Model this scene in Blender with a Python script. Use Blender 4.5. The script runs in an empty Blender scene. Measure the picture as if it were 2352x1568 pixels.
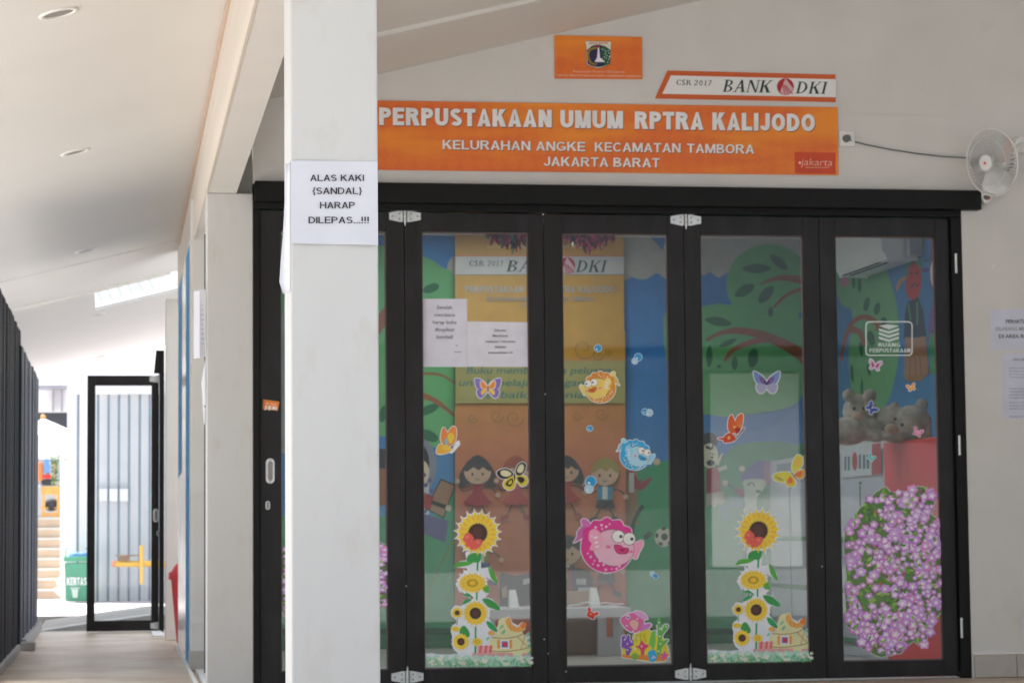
import bpy, math, random
from math import sin, cos, pi, radians
from mathutils import Vector, Matrix
from mathutils.geometry import tessellate_polygon
random.seed(7)
S = bpy.context.scene
COL = S.collection

# ------------------------------------------------------------------ camera, world, sun, exposure
H = 0.835
YAW, PIT, ROL, FPX = 0.1602, 0.0774, -0.0094, 5593.5      # FPX: focal length in units of a 2352-wide picture
FW = Vector((sin(YAW) * cos(PIT), cos(YAW) * cos(PIT), sin(PIT)))
R0 = FW.cross(Vector((0, 0, 1))).normalized(); U0 = R0.cross(FW)
RT = R0 * cos(ROL) + U0 * sin(ROL); UP = -R0 * sin(ROL) + U0 * cos(ROL)
cam_d = bpy.data.cameras.new('camera'); cam = bpy.data.objects.new('camera', cam_d); COL.objects.link(cam)
cam.matrix_world = Matrix(((RT.x, UP.x, -FW.x, 0), (RT.y, UP.y, -FW.y, 0), (RT.z, UP.z, -FW.z, H), (0, 0, 0, 1)))
cam_d.sensor_width = 36; cam_d.lens = 36 * FPX / 2352; cam_d.clip_end = 2000; cam_d.clip_start = 0.05
cam_d.dof.use_dof = True; cam_d.dof.focus_distance = 6.65; cam_d.dof.aperture_fstop = 11
S.camera = cam

SUN_EL, SUN_AZ = radians(60), radians(330)                 # azimuth the light comes from, clockwise from +Y
W = bpy.data.worlds.new('World'); S.world = W; W.use_nodes = True
nt = W.node_tree; nt.nodes.clear()
sky = nt.nodes.new('ShaderNodeTexSky'); sky.sky_type = 'NISHITA'; sky.sun_disc = False
sky.sun_elevation = SUN_EL; sky.sun_rotation = SUN_AZ; sky.dust_density = 4; sky.air_density = 1.2
hs = nt.nodes.new('ShaderNodeHueSaturation'); hs.inputs['Saturation'].default_value = 0.55
bg = nt.nodes.new('ShaderNodeBackground'); bg.inputs['Strength'].default_value = 0.15
wo = nt.nodes.new('ShaderNodeOutputWorld')
nt.links.new(sky.outputs[0], hs.inputs['Color']); nt.links.new(hs.outputs[0], bg.inputs['Color']); nt.links.new(bg.outputs[0], wo.inputs[0])
sd = bpy.data.lights.new('sun', 'SUN'); sd.energy = 3.6; sd.angle = radians(1); sd.color = (1, .975, .94)
sun = bpy.data.objects.new('sun', sd); COL.objects.link(sun)
sv = Vector((sin(SUN_AZ) * cos(SUN_EL), cos(SUN_AZ) * cos(SUN_EL), sin(SUN_EL)))
sun.rotation_euler = sv.to_track_quat('Z', 'Y').to_euler(); sun.location = (0, 0, 20)
S.view_settings.view_transform = 'Standard'; S.view_settings.look = 'None'
S.view_settings.exposure = 1.50; S.view_settings.gamma = 1; S.view_settings.use_curve_mapping = False
S.cycles.max_bounces = 10; S.cycles.diffuse_bounces = 6; S.cycles.transparent_max_bounces = 24

# ------------------------------------------------------------------ measuring helpers (a sight line met by a real plane)
def ray(x, y): return FW * FPX + RT * (x - 1176) - UP * (y - 784)
def onY(x, y, v): d = ray(x, y); t = v / d.y; return Vector((d.x * t, v, d.z * t + H))
def onX(x, y, v): d = ray(x, y); t = v / d.x; return Vector((v, d.y * t, d.z * t + H))
def onZ(x, y, v): d = ray(x, y); t = (v - H) / d.z; return Vector((d.x * t, d.y * t, v))
CZ = lambda X: 3.07 + .25 * (X - .43)                       # underside of the sloping roof
def onC(x, y):
    d = ray(x, y); t = (CZ(0) - H) / (d.z - .25 * d.x); return Vector((d.x * t, d.y * t, d.z * t + H))

# ------------------------------------------------------------------ materials
def lin(c):
    return tuple((v / 255 / 12.92 if v / 255 <= .04045 else ((v / 255 + .055) / 1.055) ** 2.4) for v in c)
def mat(name, col, rough=.6, var=0., scale=6., bump=0., bscale=60., metal=0., dirt=None, dscale=3., stretch=(1, 1, 1), dthr=.62, spec=None):
    m = bpy.data.materials.new(name); m.use_nodes = True; n = m.node_tree.nodes; l = m.node_tree.links
    b = n['Principled BSDF']; b.inputs['Roughness'].default_value = rough; b.inputs['Metallic'].default_value = metal
    b.inputs['Base Color'].default_value = (*col, 1)
    if spec is not None: b.inputs['Specular IOR Level'].default_value = spec
    tc = n.new('ShaderNodeTexCoord'); mp = n.new('ShaderNodeMapping'); mp.inputs['Scale'].default_value = stretch
    l.new(tc.outputs['Object'], mp.inputs['Vector'])
    out = None
    if var:
        t = n.new('ShaderNodeTexNoise'); t.inputs['Scale'].default_value = scale; t.inputs['Detail'].default_value = 6
        l.new(mp.outputs[0], t.inputs['Vector'])
        r = n.new('ShaderNodeMapRange'); r.inputs['From Min'].default_value = .3; r.inputs['From Max'].default_value = .7
        r.inputs['To Min'].default_value = 1 - var; r.inputs['To Max'].default_value = 1 + var
        l.new(t.outputs[0], r.inputs[0])
        mx = n.new('ShaderNodeMix'); mx.data_type = 'RGBA'; mx.blend_type = 'MULTIPLY'; mx.inputs['Factor'].default_value = 1
        mx.inputs[6].default_value = (*col, 1); l.new(r.outputs[0], mx.inputs[7]); out = mx.outputs[2]
        rr = n.new('ShaderNodeMapRange'); rr.inputs['To Min'].default_value = max(0, rough - .12); rr.inputs['To Max'].default_value = min(1, rough + .12)
        l.new(t.outputs[0], rr.inputs[0]); l.new(rr.outputs[0], b.inputs['Roughness'])
    if dirt:
        t = n.new('ShaderNodeTexNoise'); t.inputs['Scale'].default_value = dscale; t.inputs['Detail'].default_value = 9; t.inputs['Roughness'].default_value = .65
        l.new(mp.outputs[0], t.inputs['Vector'])
        r = n.new('ShaderNodeMapRange'); r.inputs['From Min'].default_value = dthr - .12; r.inputs['From Max'].default_value = dthr + .12
        l.new(t.outputs[0], r.inputs[0])
        mx = n.new('ShaderNodeMix'); mx.data_type = 'RGBA'; l.new(r.outputs[0], mx.inputs['Factor'])
        if out: l.new(out, mx.inputs[6])
        else: mx.inputs[6].default_value = (*col, 1)
        mx.inputs[7].default_value = (*dirt, 1); out = mx.outputs[2]
    if out: l.new(out, b.inputs['Base Color'])
    if bump:
        t = n.new('ShaderNodeTexNoise'); t.inputs['Scale'].default_value = bscale; t.inputs['Detail'].default_value = 5
        l.new(mp.outputs[0], t.inputs['Vector'])
        bp = n.new('ShaderNodeBump'); bp.inputs['Strength'].default_value = bump; bp.inputs['Distance'].default_value = .004
        l.new(t.outputs[0], bp.inputs['Height']); l.new(bp.outputs[0], b.inputs['Normal'])
    return m
def glass_mat(name, tint=(1, 1, 1), refl=1.0, haze=0.0):
    m = bpy.data.materials.new(name); m.use_nodes = True; n = m.node_tree.nodes; l = m.node_tree.links; n.clear()
    o = n.new('ShaderNodeOutputMaterial'); tr = n.new('ShaderNodeBsdfTransparent'); tr.inputs[0].default_value = (*tint, 1)
    gl = n.new('ShaderNodeBsdfGlossy'); gl.inputs['Roughness'].default_value = 0.012
    fr = n.new('ShaderNodeFresnel'); fr.inputs[0].default_value = 1.52
    ml = n.new('ShaderNodeMath'); ml.operation = 'MULTIPLY'; ml.inputs[1].default_value = refl; l.new(fr.outputs[0], ml.inputs[0])
    tc = n.new('ShaderNodeTexCoord'); ns = n.new('ShaderNodeTexNoise'); ns.inputs['Scale'].default_value = 1.3
    bp = n.new('ShaderNodeBump'); bp.inputs['Strength'].default_value = .04; bp.inputs['Distance'].default_value = .01
    l.new(tc.outputs['Object'], ns.inputs['Vector']); l.new(ns.outputs[0], bp.inputs['Height']); l.new(bp.outputs[0], gl.inputs['Normal'])
    mx = n.new('ShaderNodeMixShader'); l.new(ml.outputs[0], mx.inputs[0]); l.new(tr.outputs[0], mx.inputs[1]); l.new(gl.outputs[0], mx.inputs[2])
    out = mx.outputs[0]
    if haze:
        df = n.new('ShaderNodeBsdfDiffuse'); df.inputs[0].default_value = (.7, .72, .72, 1)
        m2 = n.new('ShaderNodeMixShader'); m2.inputs[0].default_value = haze; l.new(out, m2.inputs[1]); l.new(df.outputs[0], m2.inputs[2]); out = m2.outputs[0]
    l.new(out, o.inputs[0]); return m
def print_mat(name, rough=.5):
    m = bpy.data.materials.new(name); m.use_nodes = True; n = m.node_tree.nodes; l = m.node_tree.links
    b = n['Principled BSDF']; b.inputs['Roughness'].default_value = rough
    a = n.new('ShaderNodeAttribute'); a.attribute_name = 'Col'
    t = n.new('ShaderNodeTexNoise'); t.inputs['Scale'].default_value = 9; t.inputs['Detail'].default_value = 6
    tc = n.new('ShaderNodeTexCoord'); l.new(tc.outputs['Object'], t.inputs['Vector'])
    r = n.new('ShaderNodeMapRange'); r.inputs['From Min'].default_value = .3; r.inputs['From Max'].default_value = .7; r.inputs['To Min'].default_value = .92; r.inputs['To Max'].default_value = 1.06
    l.new(t.outputs[0], r.inputs[0])
    mx = n.new('ShaderNodeMix'); mx.data_type = 'RGBA'; mx.blend_type = 'MULTIPLY'; mx.inputs['Factor'].default_value = 1
    l.new(a.outputs[0], mx.inputs[6]); l.new(r.outputs[0], mx.inputs[7]); l.new(mx.outputs[2], b.inputs['Base Color'])
    return m
M = dict(
    wall=mat('plaster_wall', (.66, .65, .625), .75, .04, 3, .15, 90, dirt=(.56, .54, .50), dscale=2.2, dthr=.70),
    column=mat('column_paint', (.56, .56, .545), .6, .02, 4, .12, 70, dirt=(.51, .485, .44), dscale=9, stretch=(1, 1, .45), dthr=.66),
    ceiling=mat('ceiling_paint', (.70, .685, .655), .7, .02, 1.5, .05, 40),
    fascia=mat('fascia_ply', (.62, .555, .475), .6, .07, 2, .1, 60, stretch=(1, .12, 6)),
    soffit=mat('soffit_paint', (.66, .64, .60), .7, .03, 3),
    black=mat('black_aluminium', (.011, .0095, .0095), .42, .25, 5, .05, 200, dirt=(.024, .023, .026), dscale=7, stretch=(1, 1, .35), dthr=.60, spec=.32),
    blackj=mat('black_jamb', (.006, .006, .006), .45, .2, 6, spec=.2),
    steel=mat('zinc_steel', (.62, .64, .64), .38, .12, 40, .1, 200, metal=.75),
    screw=mat('screw_steel', (.30, .30, .30), .4, metal=.8),
    gasket=mat('rubber_gasket', (.16, .12, .12), .6),
    floor=mat('corridor_screed', (.60, .50, .39), .42, .26, 2.2, .2, 40, dirt=(.37, .25, .16), dscale=1.7, stretch=(.7, 1.0, 1), dthr=.56),
    ground=mat('yard_concrete', (.39, .385, .375), .85, .12, .6, .3, 20),
    paving=mat('pink_paving', (.46, .42, .43), .7, .1, 2),
    concrete=mat('raw_concrete', (.36, .35, .33), .85, .15, 4, .3, 50),
    tile=mat('skirting_tile', (.44, .41, .37), .35, .10, 5, dirt=(.36, .33, .29), dscale=4),
    fence=mat('fence_steel', (.016, .019, .028), .5, .35, 14, .1, 60, stretch=(1, 1, .05), spec=.2),
    fence2=mat('fence_steel_blue', (.035, .045, .065), .45, .3, 10, stretch=(1, 1, .05), spec=.3),
    white=mat('white_paint', (.80, .80, .79), .5, .03, 5),
    whitepl=mat('white_plastic', (.78, .78, .76), .35, .02, 5),
    clearpl=glass_mat('clear_plastic', (.93, .93, .92), 1.6, .42),
    bars=mat('blue_grey_bars', (.18, .23, .27), .5, .1, 5),
    blue=mat('blue_panel', (.03, .22, .50), .65, .12, 7, dirt=(.10, .36, .58), dscale=9, dthr=.55),
    gloss=mat('gloss_white_panel', (.78, .73, .74), .18, .03, 4),
    red=mat('red_plastic', (.80, .035, .04), .35, .05, 5),
    redcab=mat('red_cabinet', (.80, .04, .05), .4, .05, 3),
    green=mat('green_plastic', (.10, .36, .22), .4, .08, 6),
    yellow=mat('yellow_paint', (.85, .50, .05), .45, .06, 8),
    orange=mat('orange_cap', (.80, .25, .08), .5),
    brown=mat('brown_stain_box', (.30, .18, .10), .7, .1, 8),
    wood=mat('yellow_wood', (.62, .32, .08), .5, .12, 10),
    grey=mat('grey_laminate', (.40, .41, .42), .5, .04, 5),
    dark=mat('dark_fabric', (.04, .04, .045), .8, .1, 10),
    locker=mat('locker_paint', (.42, .46, .52), .4, .06, 4),
    lockerg=mat('locker_green', (.03, .22, .10), .5, .05, 4),
    fur=mat('bear_fur', (.44, .40, .35), .95, .30, 16, .9, 90),
    lamp=mat('lamp_reflector', (.27, .25, .235), .5, .05, 8), lampt=mat('lamp_trim', (.80, .79, .76), .4),
    cable=mat('grey_cable', (.12, .14, .14), .5),
    bread=mat('stair_tile', (.50, .38, .27), .7, .12, 3), bread2=mat('stair_nosing', (.50, .50, .46), .7, .1, 3),
    roofg=mat('grey_roof_sheet', (.32, .33, .36), .6, .15, 2),
    roofd=mat('dark_roof_sheet', (.05, .055, .07), .6, .15, 2),
    leafg=mat('plant_green', (.07, .16, .04), .6, .3, 8),
    glass=glass_mat('door_glass', (.90, .94, .93), 2.25, .008), glassf=glass_mat('far_door_glass', (.96, .99, 1.0), 1.6, .03), whitew=mat('lime_wash', (.88, .88, .87), .7, .03, 3),
    poly=glass_mat('roof_light_sheet', (.92, .96, .99), .6, .05),
    pink=mat('pink_tinsel', (.62, .07, .16), .22, .3, 30, metal=.85), tgreen=mat('green_tinsel', (.05, .22, .10), .25, .2, 30, metal=.8),
    hallw=mat('hall_wall', (.20, .24, .22), .8, .15, 2),
    tan=mat('tan_cloth', (.55, .40, .3), .8), bluec=mat('blue_cloth', (.15, .3, .6), .8), orangec=mat('orange_cloth', (.75, .22, .06), .8),
)
PR = print_mat('flat_print', .45); PAINT = print_mat('wall_paint_print', .7)

# ------------------------------------------------------------------ mesh builder
def world_off(p):
    o = Vector((0, 0, 0))
    while p: o += p.location; p = p.parent
    return o
def tag(o, label=None, cat=None, group=None, kind=None):
    if label: o['label'] = label
    if cat: o['category'] = cat
    if group: o['group'] = group
    if kind: o['kind'] = kind
    return o
def empty(name, loc, label, cat, group=None):
    o = bpy.data.objects.new(name, None); o.location = loc; o.empty_display_size = .1; COL.objects.link(o); return tag(o, label, cat, group)
class MB:
    def __init__(s): s.v = []; s.f = []; s.m = []; s.sm = []
    def add(s, vs, fs, m=0, smooth=False):
        b = len(s.v); s.v += [Vector(v) for v in vs]
        for f in fs: s.f.append([i + b for i in f]); s.m.append(m); s.sm.append(smooth)
        return s
    def box(s, x0, x1, y0, y1, z0, z1, m=0):
        v = [(x, y, z) for z in (z0, z1) for y in (y0, y1) for x in (x0, x1)]
        return s.add(v, [(0, 2, 3, 1), (4, 5, 7, 6), (0, 1, 5, 4), (2, 6, 7, 3), (0, 4, 6, 2), (1, 3, 7, 5)], m)
    def tube(s, pts, r, n=10, m=0, cap=True):
        pts = [Vector(p) for p in pts]; rs = r if isinstance(r, (list, tuple)) else [r] * len(pts); rings = []
        for i, p in enumerate(pts):
            d = (pts[min(i + 1, len(pts) - 1)] - pts[max(i - 1, 0)]).normalized()
            a = d.orthogonal().normalized() if i == 0 else (rings[-1][1] - d * rings[-1][1].dot(d)).normalized()
            rings.append((p, a, d.cross(a)))
        vs = [p + (a * cos(2 * pi * k / n) + b * sin(2 * pi * k / n)) * rs[i] for i, (p, a, b) in enumerate(rings) for k in range(n)]
        fs = [(i * n + k, i * n + (k + 1) % n, (i + 1) * n + (k + 1) % n, (i + 1) * n + k) for i in range(len(pts) - 1) for k in range(n)]
        s.add(vs, fs, m, True)
        if cap:
            s.add(vs[:n], [tuple(range(n))[::-1]], m); s.add(vs[-n:], [tuple(range(n))], m)
        return s
    def prism(s, poly, d, m=0):                              # poly: 3D loop, d: extrusion vector
        n = len(poly); P = [Vector(p) for p in poly]; Q = [p + Vector(d) for p in P]
        tr = tessellate_polygon([P]); s.add(P + Q, [tuple(t) for t in tr] + [tuple(i + n for i in t[::-1]) for t in tr] + [(i, (i + 1) % n, (i + 1) % n + n, i + n) for i in range(n)], m)
        return s
    def sphere(s, c, r, m=0, n=16, sc=(1, 1, 1)):
        c = Vector(c); vs = []; fs = []; h = n // 2
        for j in range(h + 1):
            for k in range(n):
                t = pi * j / h; a = 2 * pi * k / n
                vs.append(c + Vector((r * sc[0] * sin(t) * cos(a), r * sc[1] * sin(t) * sin(a), r * sc[2] * cos(t))))
        for j in range(h):
            for k in range(n): fs.append((j * n + k, (j + 1) * n + k, (j + 1) * n + (k + 1) % n, j * n + (k + 1) % n))
        return s.add(vs, fs, m, True)
    def xform(s, mt):
        s.v = [mt @ v for v in s.v]; return s
    def build(s, name, mats, parent=None, bev=0, **kw):
        me = bpy.data.meshes.new(name); o = bpy.data.objects.new(name, me); COL.objects.link(o)
        off = world_off(parent); org = Vector((0, 0, 0))
        if parent is None and not kw.get('kind') == 'structure' and s.v:
            org = Vector((sum(v.x for v in s.v) / len(s.v), sum(v.y for v in s.v) / len(s.v), min(v.z for v in s.v)))
        me.from_pydata([v - off - org for v in s.v], [], s.f)
        for m in (mats if isinstance(mats, (list, tuple)) else [mats]): me.materials.append(M[m] if isinstance(m, str) else m)
        for p, mi, sm in zip(me.polygons, s.m, s.sm): p.material_index = mi; p.use_smooth = sm
        me.update(); o.location = org
        if parent: o.parent = parent
        if bev:
            b = o.modifiers.new('bevel', 'BEVEL'); b.width = bev; b.segments = 2; b.limit_method = 'ANGLE'
        kw.pop('x', None)
        return tag(o, **kw)
def box(name, x0, x1, y0, y1, z0, z1, m, parent=None, bev=0, **kw): return MB().box(x0, x1, y0, y1, z0, z1).build(name, m, parent, bev, **kw)
def struct(name, mb, m, bev=0, **kw): return mb.build(name, m, None, bev, kind='structure', **kw)

# ------------------------------------------------------------------ flat print (posters, stickers, mural paint): real sheets of colour, one above the other
def ell(cx, cy, rx, ry=None, rot=0, n=24, a0=0, a1=360):
    ry = ry or rx; c, s = cos(radians(rot)), sin(radians(rot)); out = []
    full = (a1 - a0) >= 360
    for i in range(n + (0 if full else 1)):
        a = radians(a0 + (a1 - a0) * i / n); x, y = rx * cos(a), ry * sin(a); out.append((cx + x * c - y * s, cy + x * s + y * c))
    return out
def rect(x0, y0, x1, y1): return [(x0, y0), (x1, y0), (x1, y1), (x0, y1)]
def smooth(p, k=6, closed=True):
    n = len(p); out = []
    for i in range(n if closed else n - 1):
        g = (lambda j: p[j % n]) if closed else (lambda j: p[max(0, min(n - 1, j))])
        a, b, c, d = g(i - 1), g(i), g(i + 1), g(i + 2)
        for j in range(k):
            t = j / k
            out.append(tuple(.5 * (2 * b[q] + (c[q] - a[q]) * t + (2 * a[q] - 5 * b[q] + 4 * c[q] - d[q]) * t * t + (3 * b[q] - a[q] - 3 * c[q] + d[q]) * t ** 3) for q in (0, 1)))
    if not closed: out.append(p[-1])
    return out
def stroke(p, w, w2=None, k=5):
    p = smooth(p, k, False) if len(p) > 2 else p; L = []; Rr = []; n = len(p)
    for i in range(n):
        a = p[max(0, i - 1)]; b = p[min(n - 1, i + 1)]; dx, dy = b[0] - a[0], b[1] - a[1]; l = math.hypot(dx, dy) or 1
        ww = (w + ((w2 if w2 is not None else w) - w) * i / (n - 1)) / 2
        L.append((p[i][0] - dy / l * ww, p[i][1] + dx / l * ww)); Rr.append((p[i][0] + dy / l * ww, p[i][1] - dx / l * ww))
    return L + Rr[::-1]
def grow(p, w):
    n = len(p); ar = sum(p[i][0] * p[(i + 1) % n][1] - p[(i + 1) % n][0] * p[i][1] for i in range(n)); s = 1 if ar > 0 else -1; out = []
    for i in range(n):
        a, b, c = p[i - 1], p[i], p[(i + 1) % n]
        d1 = (b[0] - a[0], b[1] - a[1]); d2 = (c[0] - b[0], c[1] - b[1]); l1 = math.hypot(*d1) or 1; l2 = math.hypot(*d2) or 1
        nx = (d1[1] / l1 + d2[1] / l2); ny = -(d1[0] / l1 + d2[0] / l2); l = math.hypot(nx, ny)
        if l < .3: nx, ny, l = d1[1] / l1, -d1[0] / l1, 1
        out.append((b[0] + s * nx / l * w, b[1] + s * ny / l * w))
    return out
def petals(cx, cy, r0, r1, n, rot=0, sq=1):
    out = []
    for i in range(n * 2):
        a = rot + pi * i / n; r = r1 if i % 2 else r0
        if i % 2:
            for da, rr in ((-.35, .86), (0, 1), (.35, .86)): aa = a + da * pi / n; out.append((cx + r * rr * cos(aa), cy + r * rr * sin(aa) * sq))
        else: out.append((cx + r * cos(a), cy + r * sin(a) * sq))
    return out
class Art:
    def __init__(s, plane, val, step=.0002, tr=None): s.pl = plane; s.val = val; s.st = step; s.n = 0; s.V = []; s.F = []; s.C = []; s.tr = tr or (lambda x, y: (x, y))
    def mp(s, x, y, d):
        x, y = s.tr(x, y)
        if s.pl == 'Y': v = onY(x, y, s.val); v.y -= d
        else: v = onX(x, y, s.val); v.x -= d
        return v
    def add(s, pts, col, layer=None):
        if layer is None: s.n += 1; layer = s.n
        d = layer * s.st; b = len(s.V); c = lin(col)
        tri = tessellate_polygon([[Vector((x, y, 0)) for x, y in pts]])
        s.V += [s.mp(x, y, d) for x, y in pts]
        for t in tri: s.F.append([i + b for i in t]); s.C.append(c)
        return s
    def tris(s, pts, faces, col):
        s.n += 1; b = len(s.V); c = lin(col); s.V += [s.mp(x, y, s.n * s.st) for x, y in pts]
        for t in faces: s.F.append([i + b for i in t]); s.C.append(c)
    def slab(s, pts, col, th):                               # backing sheet with a real edge
        s.add(pts, col); n = len(pts); c = lin(col); b = len(s.V)
        s.V += [s.mp(x, y, s.n * s.st) for x, y in pts] + [s.mp(x, y, s.n * s.st - th) for x, y in pts]
        for i in range(n): s.F.append([b + i, b + (i + 1) % n, b + (i + 1) % n + n, b + i + n]); s.C.append(c)
    def sticker(s, shapes, border=3, bcol=(238, 240, 245)):  # white border follows the outline of the shapes flagged True
        for sh in shapes:
            if len(sh) > 2 and sh[2]: s.n += 1; s.add(grow(sh[0], border), bcol)
        for sh in shapes: s.add(sh[0], sh[1])
        return s
    def text(s, t, x0, y0, x1, y1, col, dy=0, bold=0, shear=0):  # cap box: x0..x1, top y0, baseline y1; dy = drop of the right end
        pts, fc, (ax, ay, bx, by) = glyphs(t, bold)
        cap = CAPH; q = []
        for (x, y) in pts:
            u = (x - ax) / (bx - ax); q.append((x0 + u * (x1 - x0) + (y / cap) * shear * (y1 - y0), y1 - (y / cap) * (y1 - y0) + dy * u))
        s.tris(q, fc, col); return s
    def build(s, name, m=None, parent=None, **kw):
        me = bpy.data.meshes.new(name); o = bpy.data.objects.new(name, me); COL.objects.link(o)
        off = world_off(parent); org = Vector((0, 0, 0))
        if parent is None: org = Vector((sum(v.x for v in s.V) / len(s.V), max(v.y for v in s.V), min(v.z for v in s.V)))
        me.from_pydata([v - off - org for v in s.V], [], s.F); me.materials.append(m or PR)
        ca = me.color_attributes.new('Col', 'FLOAT_COLOR', 'CORNER')
        for p, c in zip(me.polygons, s.C):
            for li in p.loop_indices: ca.data[li].color = (*c, 1)
        me.update(); o.location = org
        if parent: o.parent = parent
        return tag(o, **kw)
_gc = {}; CAPH = .7
def glyphs(t, bold=0):
    if (t, bold) in _gc: return _gc[(t, bold)]
    cu = bpy.data.curves.new('t', 'FONT'); cu.body = t; cu.offset = bold; cu.resolution_u = 3; cu.fill_mode = 'FRONT'
    o = bpy.data.objects.new('t', cu); COL.objects.link(o)
    me = bpy.data.meshes.new_from_object(o.evaluated_get(bpy.context.evaluated_depsgraph_get()))
    pts = [(v.co.x, v.co.y) for v in me.vertices]; fc = [list(p.vertices) for p in me.polygons]
    bpy.data.objects.remove(o); bpy.data.curves.remove(cu); bpy.data.meshes.remove(me)
    xs = [p[0] for p in pts]; ys = [p[1] for p in pts]
    r = (pts, fc, (min(xs), min(ys), max(xs), max(ys))); _gc[(t, bold)] = r; return r
CAPH = glyphs('H')[2][3]
_SG = None
def sans(a, word, x0, y0, x1, y1, col, w=.2, dy=0, shear=0):  # hand-cut grotesque capitals
    h = w / 2; q = w * .92
    def ar(cx, cy, rx, ry, a0, a1, n=9): return [(cx + rx * cos(radians(a0 + (a1 - a0) * i / n)), cy + ry * sin(radians(a0 + (a1 - a0) * i / n))) for i in range(n + 1)]
    def R(xa, ya, xb, yb): return rect(xa, ya, xb, yb)
    def S_(p): return stroke(p, q, None, 1)
    def D_(xa, xb, top=0): return [(xa, 0), (xa + w * 1.1, 0), (xb, 1), (xb - w * 1.1, 1)]
    O = S_(ar(.38, .5, .38 - h, .5 - h, 0, 360, 26))
    bow = lambda c, r, W_: S_([(w * .8, c - r + h)] + [(W_ - r + 0 * i, c - r + h) for i in (0,)] + ar(W_ - r, c, r - h, r - h, -90, 90, 9) + [(w * .8, c + r - h)])
    G = {'A': (.72, [[(.29, 0), (.43, 0), (.72, 1), (.72 - w * 1.08, 1), (.36, .24), (w * 1.08, 1), (0, 1)], R(.17, .62, .55, .62 + w * .85)]),
         'B': (.66, [R(0, 0, w, 1), bow(.26, .26, .60), bow(.735, .265, .66)]), 'C': (.70, [S_(ar(.37, .5, .37 - h, .5 - h, -42, -318, 20))]),
         'D': (.70, [R(0, 0, w, 1), S_([(w * .8, h), (.28, h)] + ar(.28, .5, .42 - h, .5 - h, -88, 88, 14) + [(w * .8, 1 - h)])]),
         'E': (.60, [R(0, 0, w, 1), R(w, 0, .60, w * .9), R(w, .5 - h * .9, .56, .5 + h * .9), R(w, 1 - w * .9, .60, 1)]),
         'G': (.76, [S_(ar(.38, .5, .38 - h, .5 - h, -42, -335, 20)), R(.40, .52, .74, .52 + w * .8), R(.74 - w, .52, .74, .86)]),
         'H': (.70, [R(0, 0, w, 1), R(.70 - w, 0, .70, 1), R(w, .5 - h, .70 - w, .5 + h)]), 'I': (w, [R(0, 0, w, 1)]),
         'J': (.54, [R(.54 - w, 0, .54, .70), S_([(.54 - h, .68)] + ar(.27, .70, .27 - h, .30 - h, 0, 178, 10))]),
         'K': (.72, [R(0, 0, w, 1), [(.70 - w * 1.3, 0), (.70, 0), (w, .68), (w, .44)], [(.26, .50), (.26 + w * .9, .36), (.73, 1), (.73 - w * 1.25, 1)]]),
         'L': (.58, [R(0, 0, w, 1), R(w, 1 - w * .9, .58, 1)]),
         'M': (.84, [R(0, 0, w * .95, 1), R(.84 - w * .95, 0, .84, 1), [(.0, 0), (w * 1.25, 0), (.42, .68), (.84 - w * 1.25, 0), (.84, 0), (.42 + w * .45, 1), (.42 - w * .45, 1)]]),
         'N': (.70, [R(0, 0, w, 1), R(.70 - w, 0, .70, 1), [(0, 0), (w * 1.1, 0), (.70, 1), (.70 - w * 1.1, 1)]]), 'O': (.76, [O]),
         'P': (.64, [R(0, 0, w, 1), bow(.30, .30, .64)]), 'R': (.72, [R(0, 0, w, 1), bow(.28, .28, .66), [(.28, .52), (.28 + w * 1.1, .50), (.74, 1), (.74 - w * 1.2, 1)]]),
         'S': (.64, [S_(ar(.32, .285, .32 - h, .285 - h, -28, -205, 12) + ar(.32, .715, .32 - h, .285 - h, -62, 155, 14)[1:] if 0 else ar(.32, .28, .31 - h, .28 - h, -25, -235, 12) + ar(.33, .72, .31 - h, .28 - h, -55, 155, 14))]),
         'T': (.62, [R(0, 0, .62, w * .9), R(.31 - h, w * .9, .31 + h, 1)]), 'U': (.70, [R(0, 0, w, .62), R(.70 - w, 0, .70, .62), S_([(h, .60)] + ar(.35, .64, .35 - h, .36 - h, 180, 0, 12) + [(.70 - h, .60)])]),
         '.': (.18, [R(.02, 1 - w, .02 + w, 1)]), '!': (.22, [R(.03, 0, .03 + w, .68), R(.03, 1 - w, .03 + w, 1)]), ' ': (.26, []),
         '{': (.30, [S_([(.30, 0), (.17, .04), (.16, .40), (.02, .55), (.16, .70), (.17, 1.10), (.30, 1.14)])]), '}': (.30, [S_([(.0, 0), (.13, .04), (.14, .40), (.28, .55), (.14, .70), (.13, 1.10), (.0, 1.14)])])}
    sp = .085; tot = sum(G[c][0] + sp for c in word) - sp; x = 0
    for c in word:
        g_, ps = G[c]
        for p in ps: a.add([(x0 + (x + px) / tot * (x1 - x0) + (1 - py) * shear * (y1 - y0), y0 + py * (y1 - y0) + dy * (x + px) / tot) for px, py in p], col)
        x += g_ + sp
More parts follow.
